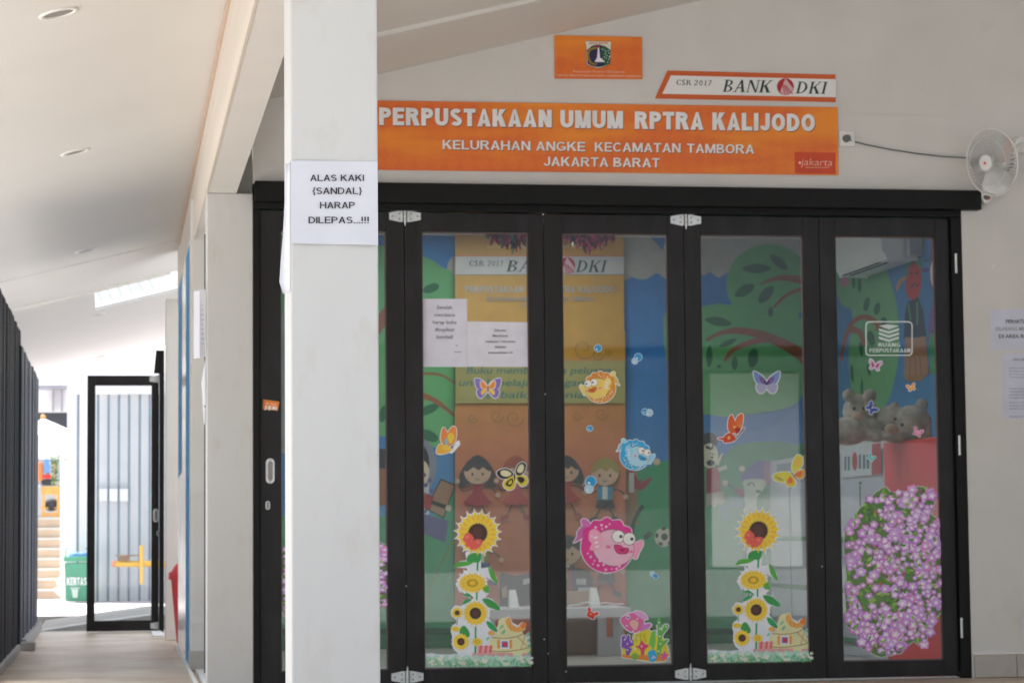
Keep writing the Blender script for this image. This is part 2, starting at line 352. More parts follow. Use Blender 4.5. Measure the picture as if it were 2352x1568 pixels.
def serif(a, word, x0, y0, x1, y1, col, shear=.22, dy=0):     # hand-cut roman capitals, leaning
    def bar(x, y, w, h): return rect(x, y, x + w, y + h)
    def arc(cx, cy, rx, ry, tx, ty):
        o = [(cx + rx * sin(t), cy - ry * cos(t)) for t in [pi * i / 10 for i in range(11)]]
        i_ = [(cx + (rx - tx) * sin(t), cy - (ry - ty) * cos(t)) for t in [pi * i / 10 for i in range(11)]]
        return o + i_[::-1]
    t = .17; u = .05
    def stem(x): return [bar(x, 0, t, 1), bar(x - .07, 0, t + .14, u), bar(x - .07, 1 - u, t + .14, u)]
    G = {'B': (.72, stem(.08) + [arc(.25, .25, .38, .25, .16, .05), arc(.25, .74, .45, .26, .17, .05)]),
         'A': (.86, [[(.40, 0), (.50, 0), (.16, 1), (.08, 1)], [(.36, 0), (.52, 0), (.82, 1), (.62, 1)], bar(.2, .62, .42, .06), bar(-.02, 1 - u, .26, u), bar(.54, 1 - u, .34, u)]),
         'N': (.86, [bar(.08, 0, .07, 1), bar(.72, 0, .07, 1), [(.04, 0), (.26, 0), (.79, 1), (.66, 1)], bar(.0, 1 - u, .22, u), bar(.62, 0, .26, u)]),
         'K': (.84, stem(.08) + [[(.68, .03), (.76, .03), (.3, .6), (.25, .5)], [(.32, .46), (.44, .36), (.84, 1), (.6, 1)], bar(.58, 0, .26, u), bar(.52, 1 - u, .36, u)]),
         'D': (.86, stem(.08) + [arc(.25, .5, .55, .5, .18, .06)]),
         'I': (.42, stem(.11)), 'C': (.7, [[(.4 + .38 * cos(q), .5 + .5 * sin(q)) for q in [radians(30 + 300 * i / 14) for i in range(15)]] + [(.42 + .22 * cos(q), .5 + .44 * sin(q)) for q in [radians(330 - 300 * i / 14) for i in range(15)]]]),
         'S': (.6, [stroke([(.5, .16), (.3, .03), (.1, .2), (.3, .48), (.5, .75), (.3, .96), (.06, .82)], .14)]),
         'R': (.78, stem(.08) + [arc(.25, .25, .38, .25, .16, .05), [(.36, .48), (.5, .46), (.8, 1), (.6, 1)]]),
         '2': (.56, [stroke([(.06, .25), (.25, .04), (.45, .22), (.3, .6), (.06, .94)], .12), bar(.04, .9, .46, .1)]),
         '0': (.56, [stroke([(.26, .04), (.06, .5), (.26, .96), (.46, .5), (.26, .04)], .11)]),
         '1': (.42, [bar(.16, .02, .13, .98), bar(.06, .95, .33, .05)]), '7': (.54, [bar(.04, 0, .46, .1), [(.38, .06), (.5, .06), (.26, 1), (.14, 1)]]), ' ': (.35, [])}
    tot = sum(G[c][0] + .10 for c in word) - .10; x = 0
    for c in word:
        w, ps = G[c]
        for p in ps:
            q = []
            for (px, py) in p:
                X = (x + px) / tot; q.append((x0 + X * (x1 - x0) + (1 - py) * shear * (y1 - y0), y0 + py * (y1 - y0) + dy * X))
            a.n += 0; a.add(q, col)
        x += w + .10
def crop(ox, oy, s):                                          # enlarged-view coordinates to picture units
    return lambda x, y: ((ox + x / s) / 1.7415, (oy + y / s) / 1.7415)
def mapl(T, pts): return [T(x, y) for x, y in pts]

# ================================================================== SETTING
struct('ground', MB().box(-120, 140, -140, 21.7, -.32, -.02), 'ground')
struct('yard_ground', MB().box(-120, 140, 21.72, 28.4, -.60, -.36), mat('yard_screed', (.20, .195, .19), .9, .15, 2))
g = MB().box(-120, 140, 28.42, 300, -.5, -.09); struct('yard_paving', g, 'paving')
# corridor floor and porch
struct('floor', MB().box(-.84, 8.2, 3.5, 13.0, -.018, -.001).box(-.84, .46, 13.0, 21.68, -.018, -.001), 'floor')
struct('room_floor', MB().box(.703, 5.4, 13.02, 17.9, -.018, -.003), 'tile')

# kerbs under the fence
kk = MB()
pA, pB = onZ(29, 1514, 0), onZ(58.5, 1484, 0)
kx = (pA.x + pB.x) / 2
k1 = MB().box(-.79, -.694, 13.4, 17.9, 0, .055).build('kerb', 'concrete', None, .006, label='long brown-stained concrete kerb under the nearer dark slat fence', cat='kerb')
k2 = MB().box(-.78, -.668, 18.3, 21.9, 0, .075).box(-.82, -.60, 18.1, 18.3, 0, .06).build('kerb', 'concrete', None, .006, label='short pale concrete kerb under the farther fence, near the glass door', cat='kerb')

# fence of dark vertical slats
FX = -.716
def fence(y0, y1, x, pitch, w, ztop, m, label, seedv):
    random.seed(seedv); root = empty('slat_fence', (x, y0, 0), label, 'fence')
    sh = None; n = int((y1 - y0) / pitch)
    MB().box(x - .05, x - .03, y0, y1, .25, .29).box(x - .05, x - .03, y0, y1, 1.2, 1.24).box(x - .05, x - .03, y0, y1, 2.0, 2.04).build('rail', m, root)
    for i in range(n):
        if sh is None: s_ = MB().box(x - .028, x - .002, y0, y0 + w, .055, ztop).build('slat', m, root, .002); sh = s_.data
        else: s_ = bpy.data.objects.new('slat', sh); COL.objects.link(s_); s_.parent = root; b = s_.modifiers.new('bevel', 'BEVEL'); b.width = .002
        s_.location = (random.uniform(-.006, .006), i * pitch, random.uniform(-.012, .0))
        s_.rotation_euler = (0, 0, 0)
fence(14.6, onX(47, 1100, FX).y, FX, .07, .036, 2.33, 'fence', 'near dark fence of tight vertical slats, cut off by the left edge', 3)
fence(onX(47.5, 1100, -.70).y + .1, onX(90, 1150, -.70).y, -.70, .15, .085, 2.21, 'fence2', 'far blue-grey slat fence beyond the nearer dark one', 5)

# roof / ceiling, one sloping slab with a roof light opening
sk = [onC(215.5, 669), onC(221.5, 713)]
SX0, SX1, SY0, SY1 = -.22, .60, 21.0, 22.85
def slope(mb, x0, x1, y0, y1, th=.03, m=0):
    v = [(x, y, CZ(x) + dz) for dz in (0, th) for y in (y0, y1) for x in (x0, x1)]
    return mb.add(v, [(0, 2, 3, 1), (4, 5, 7, 6), (0, 1, 5, 4), (2, 6, 7, 3), (0, 4, 6, 2), (1, 3, 7, 5)], m)
YE = 29.55; RY0 = 4.9; RX0 = -1.25
rf = MB(); slope(rf, RX0, SX0, RY0, YE); slope(rf, SX1, 1.2, 19.5, YE); slope(rf, SX0, SX1, RY0, SY0); slope(rf, SX0, SX1, SY1, YE); slope(rf, SX1, 8.6, RY0, 13.14)
slope(rf, -1.95, RX0, 14.4, YE)  # wider eave added out of view, keeps sun off the corridor floor
struct('ceiling', rf, 'ceiling')
cs = MB()
v = lambda x, y, d: (x, y, CZ(x) - d)
for (y0, y1, d) in ((11.75, 11.86, .022), (18.68, 18.72, .006), (21.0 - .06, 21.0, .02)):
    x0, x1 = (.62, 8.5) if y0 < 12 else (RX0, .43)
    cs.add([v(x0, y0, d), v(x1, y0, d), v(x1, y1, d), v(x0, y1, d), v(x0, y0, -.001), v(x1, y0, -.001), v(x1, y1, -.001), v(x0, y1, -.001)], [(0, 1, 2, 3), (0, 4, 5, 1), (1, 5, 6, 2), (2, 6, 7, 3), (3, 7, 4, 0)])
struct('ceiling_batten', cs, 'ceiling')
sl = empty('roof_light', (SX0, SY0, CZ(SX0) + .03), 'bright rectangular opening in the corridor ceiling with a translucent sheet above', 'skylight')
b = MB(); zz = lambda x: CZ(x) + .035
b.add([(SX0 - .02, SY0 - .02, zz(SX0)), (SX1, SY0 - .02, zz(SX1)), (SX1, SY1 + .02, zz(SX1)), (SX0 - .02, SY1 + .02, zz(SX0))], [(0, 1, 2, 3)]); b.build('sheet', 'poly', sl)
b = MB(); zg = []
for i in range(9): x = SX0 + .05 + i * .09; zg.append((x, SY0 + (.02 if i % 2 else .75), CZ(x) + .05))
b.tube(zg, .004, 6); b.build('truss_rod', 'grey', sl)

box('added_shade_wall', -2.1, -1.95, 20.5, 28.3, -.02, 2.3, 'white', label='unseen white wall added left of the corridor to dim the far ceiling', cat='wall')  # unseen wall added to cut the light bounced onto the far ceiling
# beam over the column row
bm = empty('edge_beam', (.458, RY0, 2.647), 'pale beam running over the column row, cream board on its corridor side', 'beam')
MB().box(.464, .614, RY0, 19.4, 2.647, 3.12).build('beam_body', 'soffit', bm)
MB().box(.452, .463, RY0, 19.4, 2.645, CZ(.455)).build('fascia_board', 'fascia', bm)
MB().box(.440, .4515, RY0, 18.7, CZ(.44) - .035, CZ(.44) - .002).build('shadow_gap_strip', 'tan', bm)

# columns
def column(x0, x1, y0, y1, ztop, label, m='column', skirt=0):
    e = empty('square_column', ((x0 + x1) / 2, (y0 + y1) / 2, 0), label, 'column')
    MB().box(x0, x1, y0, y1, 0, ztop).build('shaft', m, e, .006)
    if skirt: MB().box(x0 - .008, x1 + .008, y0 - .008, y1 + .008, 0.001, skirt).build('tile_skirt', 'tile', e, .002)
    return e
column(.462, .7035, 6.65, 6.90, 3.1, 'big pale square column in the foreground wearing the sandal notice')
column(.458, .702, 13.0, 13.24, 2.646, 'grey-white column at the left end of the black folding doors')
column(.436, .70, 15.1, 15.35, 2.9, 'narrow grey pier behind the second column, tiled at its foot', 'wall', .12)
column(.362, .60, 19.5, 19.75, 2.70, 'far pinkish-grey pier beside the red bin and open glass door', 'wall')
struct('pier_threshold', MB().box(.462, .55, 13.25, 15.08, -.012, .012).box(.415, .4305, 13.3, 18.3, 0, .02), 'white')
box('side_door_frame', .50, .53, 14.6, 14.65, 0.015, 2.62, 'blackj', label='sliver of a black door frame seen just left of the second column', cat='door frame')

# striped wall along the corridor
sw = empty('striped_wall', (.43, 15.36, 0), 'corridor wall panel with tall blue and glossy white stripes', 'wall panel')
yb = [15.36, 15.78, 16.15, 16.60]
Yx = lambda x: onX(x, 1300, .43).y
ys = [15.352, Yx(427), Yx(418), Yx(409.5)]
MB().box(.4315, .62, 15.352, ys[3], 0, CZ(.44) - .4).build('wall_body', 'wall', sw)
MB().box(.428, .4313, ys[0], ys[1], .03, 2.64).build('stripe', 'blue', sw)
MB().box(.429, .4313, ys[1], ys[2], .02, 2.64).build('stripe', 'gloss', sw)
z2 = onX(409.5, 1098, .428).z; z1 = onX(418, 1082, .428).z
MB().prism([(.428, ys[2], 2.64), (.428, ys[2], z1), (.428, ys[3], z2), (.428, ys[3], 2.64)], (.0033, 0, 0)).build('stripe', 'blue', sw)
MB().prism([(.4288, ys[2], z1 - .002), (.4288, ys[2], .0), (.4288, ys[3], .0), (.4288, ys[3], z2 - .002)], (.0025, 0, 0)).build('stripe', 'gloss', sw)

# main wall: above and right of the doors, and the room behind
XR = 4.662; XC = onY(1895, 1000, 17.5).x                      # right jamb; inner right wall of the room
w = MB().box(.702, XR, 13.0, 13.14, 2.70, CZ(.702)).box(XR, 8.5, 13.0, 13.14, 0, 4.2)
w.add([(.702, 13.0, CZ(.702) - .001), (XR, 13.0, CZ(.702) - .001), (XR, 13.0, CZ(XR)), (.702, 13.14, CZ(.702) - .001), (XR, 13.14, CZ(.702) - .001), (XR, 13.14, CZ(XR))], [(0, 1, 2), (3, 5, 4)])
struct('facade_wall', w, 'wall')
struct('added_end_wall', MB().box(8.5, 8.64, 5.7, 13.14, 0, 5), 'wall')  # unseen wall added to keep the right of the facade darker
sk_ = empty('tiled_skirting', (XR, 12.99, 0), 'beige tile skirting at the foot of the wall right of the doors', 'skirting')
xs = XR + .012; first = None
for i in range(7):
    w_ = .245 if i == 0 else .6
    MB().box(xs, xs + w_ - .004, 12.982, 12.999, .002, .125).build('tile', 'tile', sk_, .002); xs += w_
MB().box(XR + .012, 8.4, 12.984, 12.999, .127, .135).build('grout_line', 'white', sk_)
struct('room_walls', MB().box(.55, 5.6, 17.5, 17.62, -.02, 3.4).box(XC, XC + .12, 13.14, 17.5, -.02, 3.4).box(.55, .70, 13.24, 17.5, 0, 3.0), 'wall')
struct('room_ceiling', MB().box(.55, XC + .1, 13.142, 13.9, 2.98, 3.05).box(.55, XC + .1, 16.9, 17.6, 2.98, 3.05).box(.55, 2.0, 13.9, 16.9, 2.98, 3.05).box(XC - 1.9, XC + .1, 13.9, 16.9, 2.98, 3.05), 'ceiling')  # ceiling left open in the middle for the added skylight

fm = bpy.data.materials.new('added_diffuser_sheet'); fm.use_nodes = True; fn_ = fm.node_tree.nodes; fn_.clear()
o_ = fn_.new('ShaderNodeOutputMaterial'); tl_ = fn_.new('ShaderNodeBsdfTranslucent'); tl_.inputs[0].default_value = (.78, .83, .86, 1); fm.node_tree.links.new(tl_.outputs[0], o_.inputs[0])
struct('added_room_skylight', MB().add([(1.6, 13.8, 3.06), (XC - 1.5, 13.8, 3.06), (XC - 1.5, 17.0, 3.06), (1.6, 17.0, 3.06)], [(0, 1, 2, 3)]), fm)  # invented skylight sheet, out of view, lets daylight in to brighten the room
# ------------------------------------------------------------------ folding doors
YD = 13.035
fd = empty('folding_door', (2.7, YD, 0), 'black aluminium folding glass doors covered in stickers', 'folding door')
MB().box(.709, 4.757, 12.93, 12.999, 2.598, 2.706).build('head_track', 'blackj', fd, .004)
MB().box(.703, 4.66, 13.0, 13.10, 2.565, 2.699).build('head_frame', 'blackj', fd)
MB().box(.7025, .737, 13.0, 13.10, 0, 2.564).build('jamb', 'blackj', fd, .003)
MB().box(4.60, 4.661, 13.0, 13.10, 0, 2.564).build('jamb', 'blackj', fd, .003)
MB().box(.74, 4.60, 13.03, 13.10, 0.002, .008).build('floor_track', 'steel', fd)
leaves = [(.739, 1.5185, .851, 1.421), (1.5215, 2.2855, 1.616, 2.202), (2.2885, 3.0695, 2.390, 2.980), (3.0725, 3.842, 3.167, 3.751), (3.845, 4.598, 3.939, 4.516)]
GZ0, GZ1 = .100, 2.455
leafobj = []
for (a, b_, c, d) in leaves:
    z0, z1 = .012, 2.558
    m = MB().box(a, c, YD, YD + .045, z0, z1).box(d, b_, YD, YD + .045, z0, z1).box(c, d, YD, YD + .045, z0, GZ0).box(c, d, YD, YD + .045, GZ1, z1)
    lf = m.build('door_leaf', 'black', fd, .0025); leafobj.append(lf)
    MB().box(c, c + .006, YD + .018, YD + .034, GZ0, GZ1).box(d - .006, d, YD + .018, YD + .034, GZ0, GZ1).box(c, d, YD + .018, YD + .034, GZ0, GZ0 + .006).box(c, d, YD + .018, YD + .034, GZ1 - .006, GZ1).build('gasket', 'gasket', lf)
    MB().add([(c, YD + .026, GZ0), (d, YD + .026, GZ0), (d, YD + .026, GZ1), (c, YD + .026, GZ1)], [(0, 1, 2, 3)]).build('glass_pane', 'glass', lf)
YG = YD + .0255
def hinge(cx, cy, parent, full=True, Y=YD, s=1.0):
    c = onY(cx, cy, Y); X, Z = c.x, c.z; m = MB(); hw, hh, he = .086 * s, .031 * s, .019 * s
    for sg in (-1, 1):
        poly = [(X + sg * .012 * s, Y - .001, Z + hh), (X + sg * .028 * s, Y - .001, Z + hh), (X + sg * hw, Y - .001, Z + he), (X + sg * hw, Y - .001, Z - he), (X + sg * .028 * s, Y - .001, Z - hh), (X + sg * .012 * s, Y - .001, Z - hh)]
        if sg > 0: poly = poly[::-1]
        m.prism(poly, (0, -.004, 0))
        for (dx, dz) in ((.03, .014), (.03, -.014), (.068, 0)):
            m.tube([(X + sg * dx * s, Y - .0045, Z + dz * s), (X + sg * dx * s, Y - .007, Z + dz * s)], .0055 * s, 10, 1)
    m.tube([(X, Y - .008, Z - .034 * s), (X, Y - .008, Z + .034 * s)], .0085 * s, 12)
    for q in (-.012, .012): m.tube([(X, Y - .008, Z + q * s - .0008), (X, Y - .008, Z + q * s + .0008)], .0092 * s, 12, 1)
    m.tube([(X, Y - .008, Z + .034 * s), (X, Y - .008, Z + .056 * s)], [.0045 * s, .003 * s], 8)
    m.tube([(X, Y - .008, Z - .034 * s), (X, Y - .008, Z - .052 * s)], [.006 * s, .002 * s], 8)
    m.build('hinge', ['steel', 'screw'], parent)
hinge(930, 497, leafobj[0]); hinge(1575, 505.5, leafobj[2]); hinge(935.8, 1553.5, leafobj[0]); hinge(1586, 1546.5, leafobj[2])
for (x, y) in ((2195, 605), (2203, 1022), (2208, 1441)):
    c = onY(x, y, 13.0); MB().tube([(c.x, 12.994, c.z - .055), (c.x, 12.994, c.z + .055)], .0075, 10).build('pivot_hinge', 'steel', leafobj[4])
def capsule(cx, cz, hw, hh, Y, d, m, mb):
    pts = [(cx + hw * cos(a), Y, cz + (hh - hw) + hw * sin(a)) for a in [pi * i / 8 for i in range(9)]] + [(cx + hw * cos(a), Y, cz - (hh - hw) + hw * sin(a)) for a in [pi + pi * i / 8 for i in range(9)]]
    mb.prism(pts, (0, -d, 0), m)
def flush_handle(x, y, hw, hh, Y, parent, nm='flush_handle'):
    c = onY(x, y, Y); m = MB(); capsule(c.x, c.z, hw, hh, Y - .0002, .004, 0, m); capsule(c.x + .001, c.z, hw * .55, hh * .78, Y - .0043, .0006, 1, m)
    if hh > .04:
        for q in (-1, 1): m.tube([(c.x, Y - .0042, c.z + q * hh * .88), (c.x, Y - .006, c.z + q * hh * .88)], .004, 8, 1)
    m.build(nm, ['steel', 'lamp'], parent, .001)
flush_handle(620.5, 1081, .023, .067, YD, leafobj[0]); flush_handle(615, 1160, .012, .023, YD, leafobj[0], 'lock_cylinder')

for li, x, y in ((0, 933, 1345), (1, 1252, 905), (1, 1250, 1467), (1, 1259, 1500), (2, 1300, 1541), (3, 1888, 1300), (4, 2203, 1545)):
    c = onY(x, y, YD); MB().tube([(c.x, YD - .0005, c.z), (c.x, YD - .0025, c.z)], .0035, 8).build('screw', 'steel', leafobj[li])
# ------------------------------------------------------------------ banners on the wall
OR = (214, 98, 34); WHT = (232, 232, 232)
def sign_panel(name, pts, m, root, Y=12.997, th=.006):
    q = [onY(x, y, Y) for x, y in pts]; return MB().prism(q, (0, -th, 0)).build(name, m, root)
def banner_mat():
    m = bpy.data.materials.new('orange_banner'); m.use_nodes = True; n = m.node_tree.nodes; l = m.node_tree.links
    b = n['Principled BSDF']; b.inputs['Roughness'].default_value = .42
    tc = n.new('ShaderNodeTexCoord'); mp = n.new('ShaderNodeMapping'); mp.inputs['Rotation'].default_value = (0, radians(45), 0); l.new(tc.outputs['Object'], mp.inputs[0])
    ch = n.new('ShaderNodeTexChecker'); ch.inputs['Scale'].default_value = 17; l.new(mp.outputs[0], ch.inputs[0])
    ch.inputs[1].default_value = (*lin((226, 108, 38)), 1); ch.inputs[2].default_value = (*lin((230, 114, 36)), 1)
    wv = n.new('ShaderNodeTexNoise'); wv.inputs['Scale'].default_value = 1.5; wv.inputs['Detail'].default_value = 3
    m2 = n.new('ShaderNodeMapping'); m2.inputs['Rotation'].default_value = (0, radians(35), 0); m2.inputs['Scale'].default_value = (.5, 1, 2.4)
    l.new(tc.outputs['Object'], m2.inputs[0]); l.new(m2.outputs[0], wv.inputs[0])
    rp = n.new('ShaderNodeMapRange'); rp.inputs['From Min'].default_value = .47; rp.inputs['From Max'].default_value = .60; rp.inputs['To Max'].default_value = .8; l.new(wv.outputs[0], rp.inputs[0])
    mx = n.new('ShaderNodeMix'); mx.data_type = 'RGBA'; l.new(rp.outputs[0], mx.inputs[0]); l.new(ch.outputs[0], mx.inputs[6]); mx.inputs[7].default_value = (*lin((244, 150, 34)), 1)
    l.new(mx.outputs[2], b.inputs['Base Color']); return m
BM = banner_mat()
b1 = empty('library_banner', onY(1385, 396, 12.99), 'long orange banner naming the public library above the doors', 'banner')
sign_panel('panel', [(846, 390.5), (1925, 403), (1923, 247), (846, 231.5)], BM, b1)
def twoline(t, x0, x1, yt, yb, sh=None, bold=.03, col=WHT):
    a = Art('Y', 12.9905, .00012)
    if sh: sans(a, t, x0 + 1.3, yt + 1.5, x1 + 1.5, yb + 1.7, sh, bold, dy=(x1 - x0) * .0150)
    sans(a, t, x0, yt, x1, yb, col, bold, dy=(x1 - x0) * .0150); a.build('word', None, b1)
for t, x0, x1 in (('PERPUSTAKAAN', 870.5, 1267), ('UMUM', 1287, 1431), ('RPTRA', 1458, 1616), ('KALIJODO', 1636, 1872)):
    y = 247.3 + (x0 - 870) * .0150; twoline(t, x0, x1, y, y + 40.5, (120, 56, 22), .25)
for t, x0, x1 in (('KELURAHAN', 1016.5, 1218), ('ANGKE', 1231, 1344), ('KECAMATAN', 1366, 1563), ('TAMBORA', 1578, 1732)):
    y = 322 + (x0 - 1016) * .0150; twoline(t, x0, x1, y, y + 21, (140, 82, 24), .165)
for t, x0, x1 in (('JAKARTA', 1248.5, 1397), ('BARAT', 1409, 1515)):
    y = 360.5 + (x0 - 1248) * .0125; twoline(t, x0, x1, y, y + 21, (140, 82, 24), .165)
a = Art('Y', 12.9905); a.add([(1825, 349), (1919, 351), (1919.5, 400), (1826, 398)], (208, 70, 26))
a.text('jakarta', 1840, 364, 1911, 380, (238, 190, 170), dy=1, bold=-.01, shear=.15); a.add(rect(1850, 384, 1905, 386), (225, 150, 125)); a.add(ell(1837, 374, 3), (240, 200, 180))
a.build('city_logo', None, b1)
b2 = empty('emblem_banner', onY(1374, 182, 12.99), 'small orange banner with a city crest near the ceiling', 'banner')
sign_panel('panel', [(1274, 181), (1475, 182.5), (1474, 86), (1273, 82)], BM, b2)
a = Art('Y', 12.9905)
T = crop(2100, 0, 1.7423)
sh = [(421, 289), (600, 292), (598, 345), (592, 445), (555, 462), (513, 476), (470, 465), (432, 450), (430, 350)]
a.add(grow(mapl(T, sh), 1.2), (120, 110, 50)); a.add(mapl(T, sh), (226, 222, 205))
a.add(mapl(T, [(432, 350), (470, 320), (513, 312), (560, 325), (596, 350), (592, 445), (555, 460), (513, 470), (470, 462), (436, 447)]), (22, 26, 70))
a.add(mapl(T, [(530, 330), (560, 325), (596, 350), (592, 445), (555, 458), (540, 420), (535, 380)]), (14, 88, 58))
a.add(mapl(T, stroke([(500, 333), (452, 350), (440, 395), (462, 440), (500, 450)], 16, 12)), (150, 120, 40))
a.add(mapl(T, [(507, 335), (517, 335), (523, 405), (540, 412), (540, 420), (555, 426), (555, 434), (487, 434), (487, 426), (495, 418), (495, 410), (502, 404)]), (235, 235, 245))
a.add(mapl(T, ell(512, 327, 7, 9)), (205, 40, 50))
for (x, y) in ((537, 345), (553, 350), (565, 362), (580, 355), (558, 378), (585, 372), (570, 390), (590, 395), (565, 408), (583, 415), (552, 400), (575, 436), (588, 400)): a.add(mapl(T, ell(x, y, 4, 4, n=6)), (225, 235, 235))
a.text('JAYA RAYA', *T(445, 297), *T(578, 309), (195, 60, 60), bold=.02)
a.text('Pemerintah Provinsi DKI Jakarta', *T(335, 492), *T(693, 508), (240, 200, 175), dy=1)
a.text('DINAS PERPUSTAKAAN DAN KEARSIPAN DAERAH', *T(226, 520), *T(806, 534), (240, 200, 175), dy=2, bold=.01)
a.build('crest_print', None, b2)
b3 = empty('sponsor_sign', onY(1712, 236, 12.99), 'slanted white and orange bank sponsor sign marked CSR 2017', 'sign')
sign_panel('panel', [(1503.5, 227.4), (1919.5, 235.8), (1919, 170.7), (1532, 161.5)], 'white', b3)
a = Art('Y', 12.9905)
OO = (206, 92, 32)
a.add([(1504, 226.8), (1532.6, 162.3), (1541, 173.7), (1521, 216)], OO); a.add([(1532.6, 162.3), (1919, 171.3), (1919, 182.5), (1541, 173.7)], OO); a.add([(1521, 216), (1919.5, 224), (1919.5, 235.2), (1504, 226.8)], OO)
a.build('orange_border', None, b3)
for wd, g4, cc, sh_, dy_ in (('CSR', (1553, 183.5, 1587, 195.5), (45, 66, 60), .1, .7), ('2017', (1594, 184.3, 1634, 196.5), (45, 66, 60), .1, .8), ('BANK', (1659, 183.5, 1768, 211.5), (16, 50, 42), .24, 1.8), ('DKI', (1827, 187.5, 1897, 215), (16, 50, 42), .24, 1.2)):
    a = Art('Y', 12.9904, .0001); serif(a, wd, *g4, cc, sh_, dy=dy_); a.build('word', None, b3)
def logo(a, cx, cy, r):
    a.add(ell(cx, cy, r, r, n=32), (178, 28, 44)); a.add([(cx, cy - r), (cx + r * .95, cy + r * .25), (cx + r * .5, cy + r * .86), (cx - r * .2, cy + r * .96), (cx - r * .62, cy + r * .6)], (215, 178, 182))
    for i in range(4): q = -r * .1 + i * r * .27; a.add([(cx - r * .35 + q * .6, cy - r * .35 + i * 2), (cx - r * .27 + q * .6, cy - r * .38 + i * 2), (cx + q * 1.15 + r * .12, cy + r * .88), (cx + q * 1.15, cy + r * .9)], (178, 40, 60))
a = Art('Y', 12.9904); logo(a, 1804, 199.5, 19.5)
a.build('bank_logo', None, b3)

# ------------------------------------------------------------------ notice on the near column
YN = 6.649
nt_ = empty('sandal_notice', onY(767, 560, YN), 'white paper notice about taking off sandals, wrapped round the near column', 'notice')
def sheet(P, w, h, nx, nz, fn):
    vs = [fn(i / nx, j / nz) for j in range(nz + 1) for i in range(nx + 1)]
    fs = [(j * (nx + 1) + i, j * (nx + 1) + i + 1, (j + 1) * (nx + 1) + i + 1, (j + 1) * (nx + 1) + i) for j in range(nz) for i in range(nx)]
    return vs, fs
paper = mat('notice_paper', (.62, .63, .68), .65, .03, 6, .35, 9)
TL, TR_, BL, BR = onY(667, 369.5, YN), onY(866.5, 371.5, YN), onY(669, 560, YN), onY(868, 563.5, YN)
def fn(u, v):
    p = TL * (1 - u) * (1 - v) + TR_ * u * (1 - v) + BL * (1 - u) * v + BR * u * v
    p.y = YN - .0012 - .0016 * (sin(7 * u + 3 * v) + 1) - (.006 * max(0, v - .85) / .15) * (.5 + .5 * sin(9 * u)); return p
vs, fs = sheet(0, 0, 0, 24, 20, fn); m = MB(); m.add(vs, fs, 0, True); m.build('front_sheet', paper, nt_)
# flap that has come loose from the left face of the column
out = [(372, 655.5, .06), (400, 655, .07), (440, 653, .09), (490, 650.5, .10), (540, 647.5, .11), (590, 643, .12), (640, 639.5, .14), (668, 648, .12)]
vs = []; fs = []
XL = .4615
for (y, xl, dep) in out:
    z = onY(660, y, YN).z; xo = onY(xl, y, YN + dep).x
    for i in range(7):
        t = i / 6; vs.append(Vector((XL - (XL - xo) * t ** 1.3 - .0005, YN + .006 + dep * (t * .75 + .25 * sin(pi * t)) * .8, z)))
for j in range(len(out) - 1):
    for i in range(6): fs.append((j * 7 + i, j * 7 + i + 1, (j + 1) * 7 + i + 1, (j + 1) * 7 + i))
m = MB(); m.add(vs, fs, 0, True); fo = m.build('loose_flap', paper, nt_); so = fo.modifiers.new('s', 'SOLIDIFY'); so.thickness = .0006
K = (28, 26, 34)
for t, x0, x1, y0, y1 in (('ALAS KAKI', 712.5, 836, 401.5, 416), ('{SANDAL}', 718, 831, 431, 446), ('HARAP', 735, 815, 464, 479), ('DILEPAS...!!!', 708.5, 848, 498, 513)): a = Art('Y', YN - .0054, .00005); sans(a, t, x0, y0, x1, y1, K, .145); a.build('text_line', None, nt_)

# papers hanging off the second column
def hang(pts, dy, label, th=.0006):
    m = MB(); q = [onY(x, y, 13.02 + d) for (x, y, d) in pts]; m.add(q, [tuple(range(len(q)))])
    o = m.build('hanging_paper', paper, label=label, cat='paper'); o.modifiers.new('s', 'SOLIDIFY').thickness = .0012
hang([(445.5, 669, .10), (460, 668, .02), (460, 822, .02), (445, 823, .12)], 0, 'outer white sheet sticking out from the left edge of the second column')
hang([(459, 663, -.005), (472, 665, -.01), (472, 820, -.01), (458.5, 818, -.015)], 0, 'printed sheet folded against the upper left edge of the second column')
hang([(471, 826, .03), (467, 850, .07), (462.5, 880, .09), (464, 895, .08), (466, 930, .06), (466, 933, .05), (471, 930, .03)], 0, 'small curled paper below the hanging sheets on the second column')
hang([(466, 934, .07), (471, 934, .04), (471, 975, .04), (469, 972, .05)], 0, 'lowest torn paper scrap on the left edge of the second column')
a = Art('Y', 13.0); 
for i in range(9): a.add(rect(463, 700 + i * 11, 466 + (i * 5) % 4, 702 + i * 11), (150, 150, 150), layer=60)
hp = bpy.data.objects['hanging_paper.001']; a.build('faint_print', None, hp, kind='stuff')

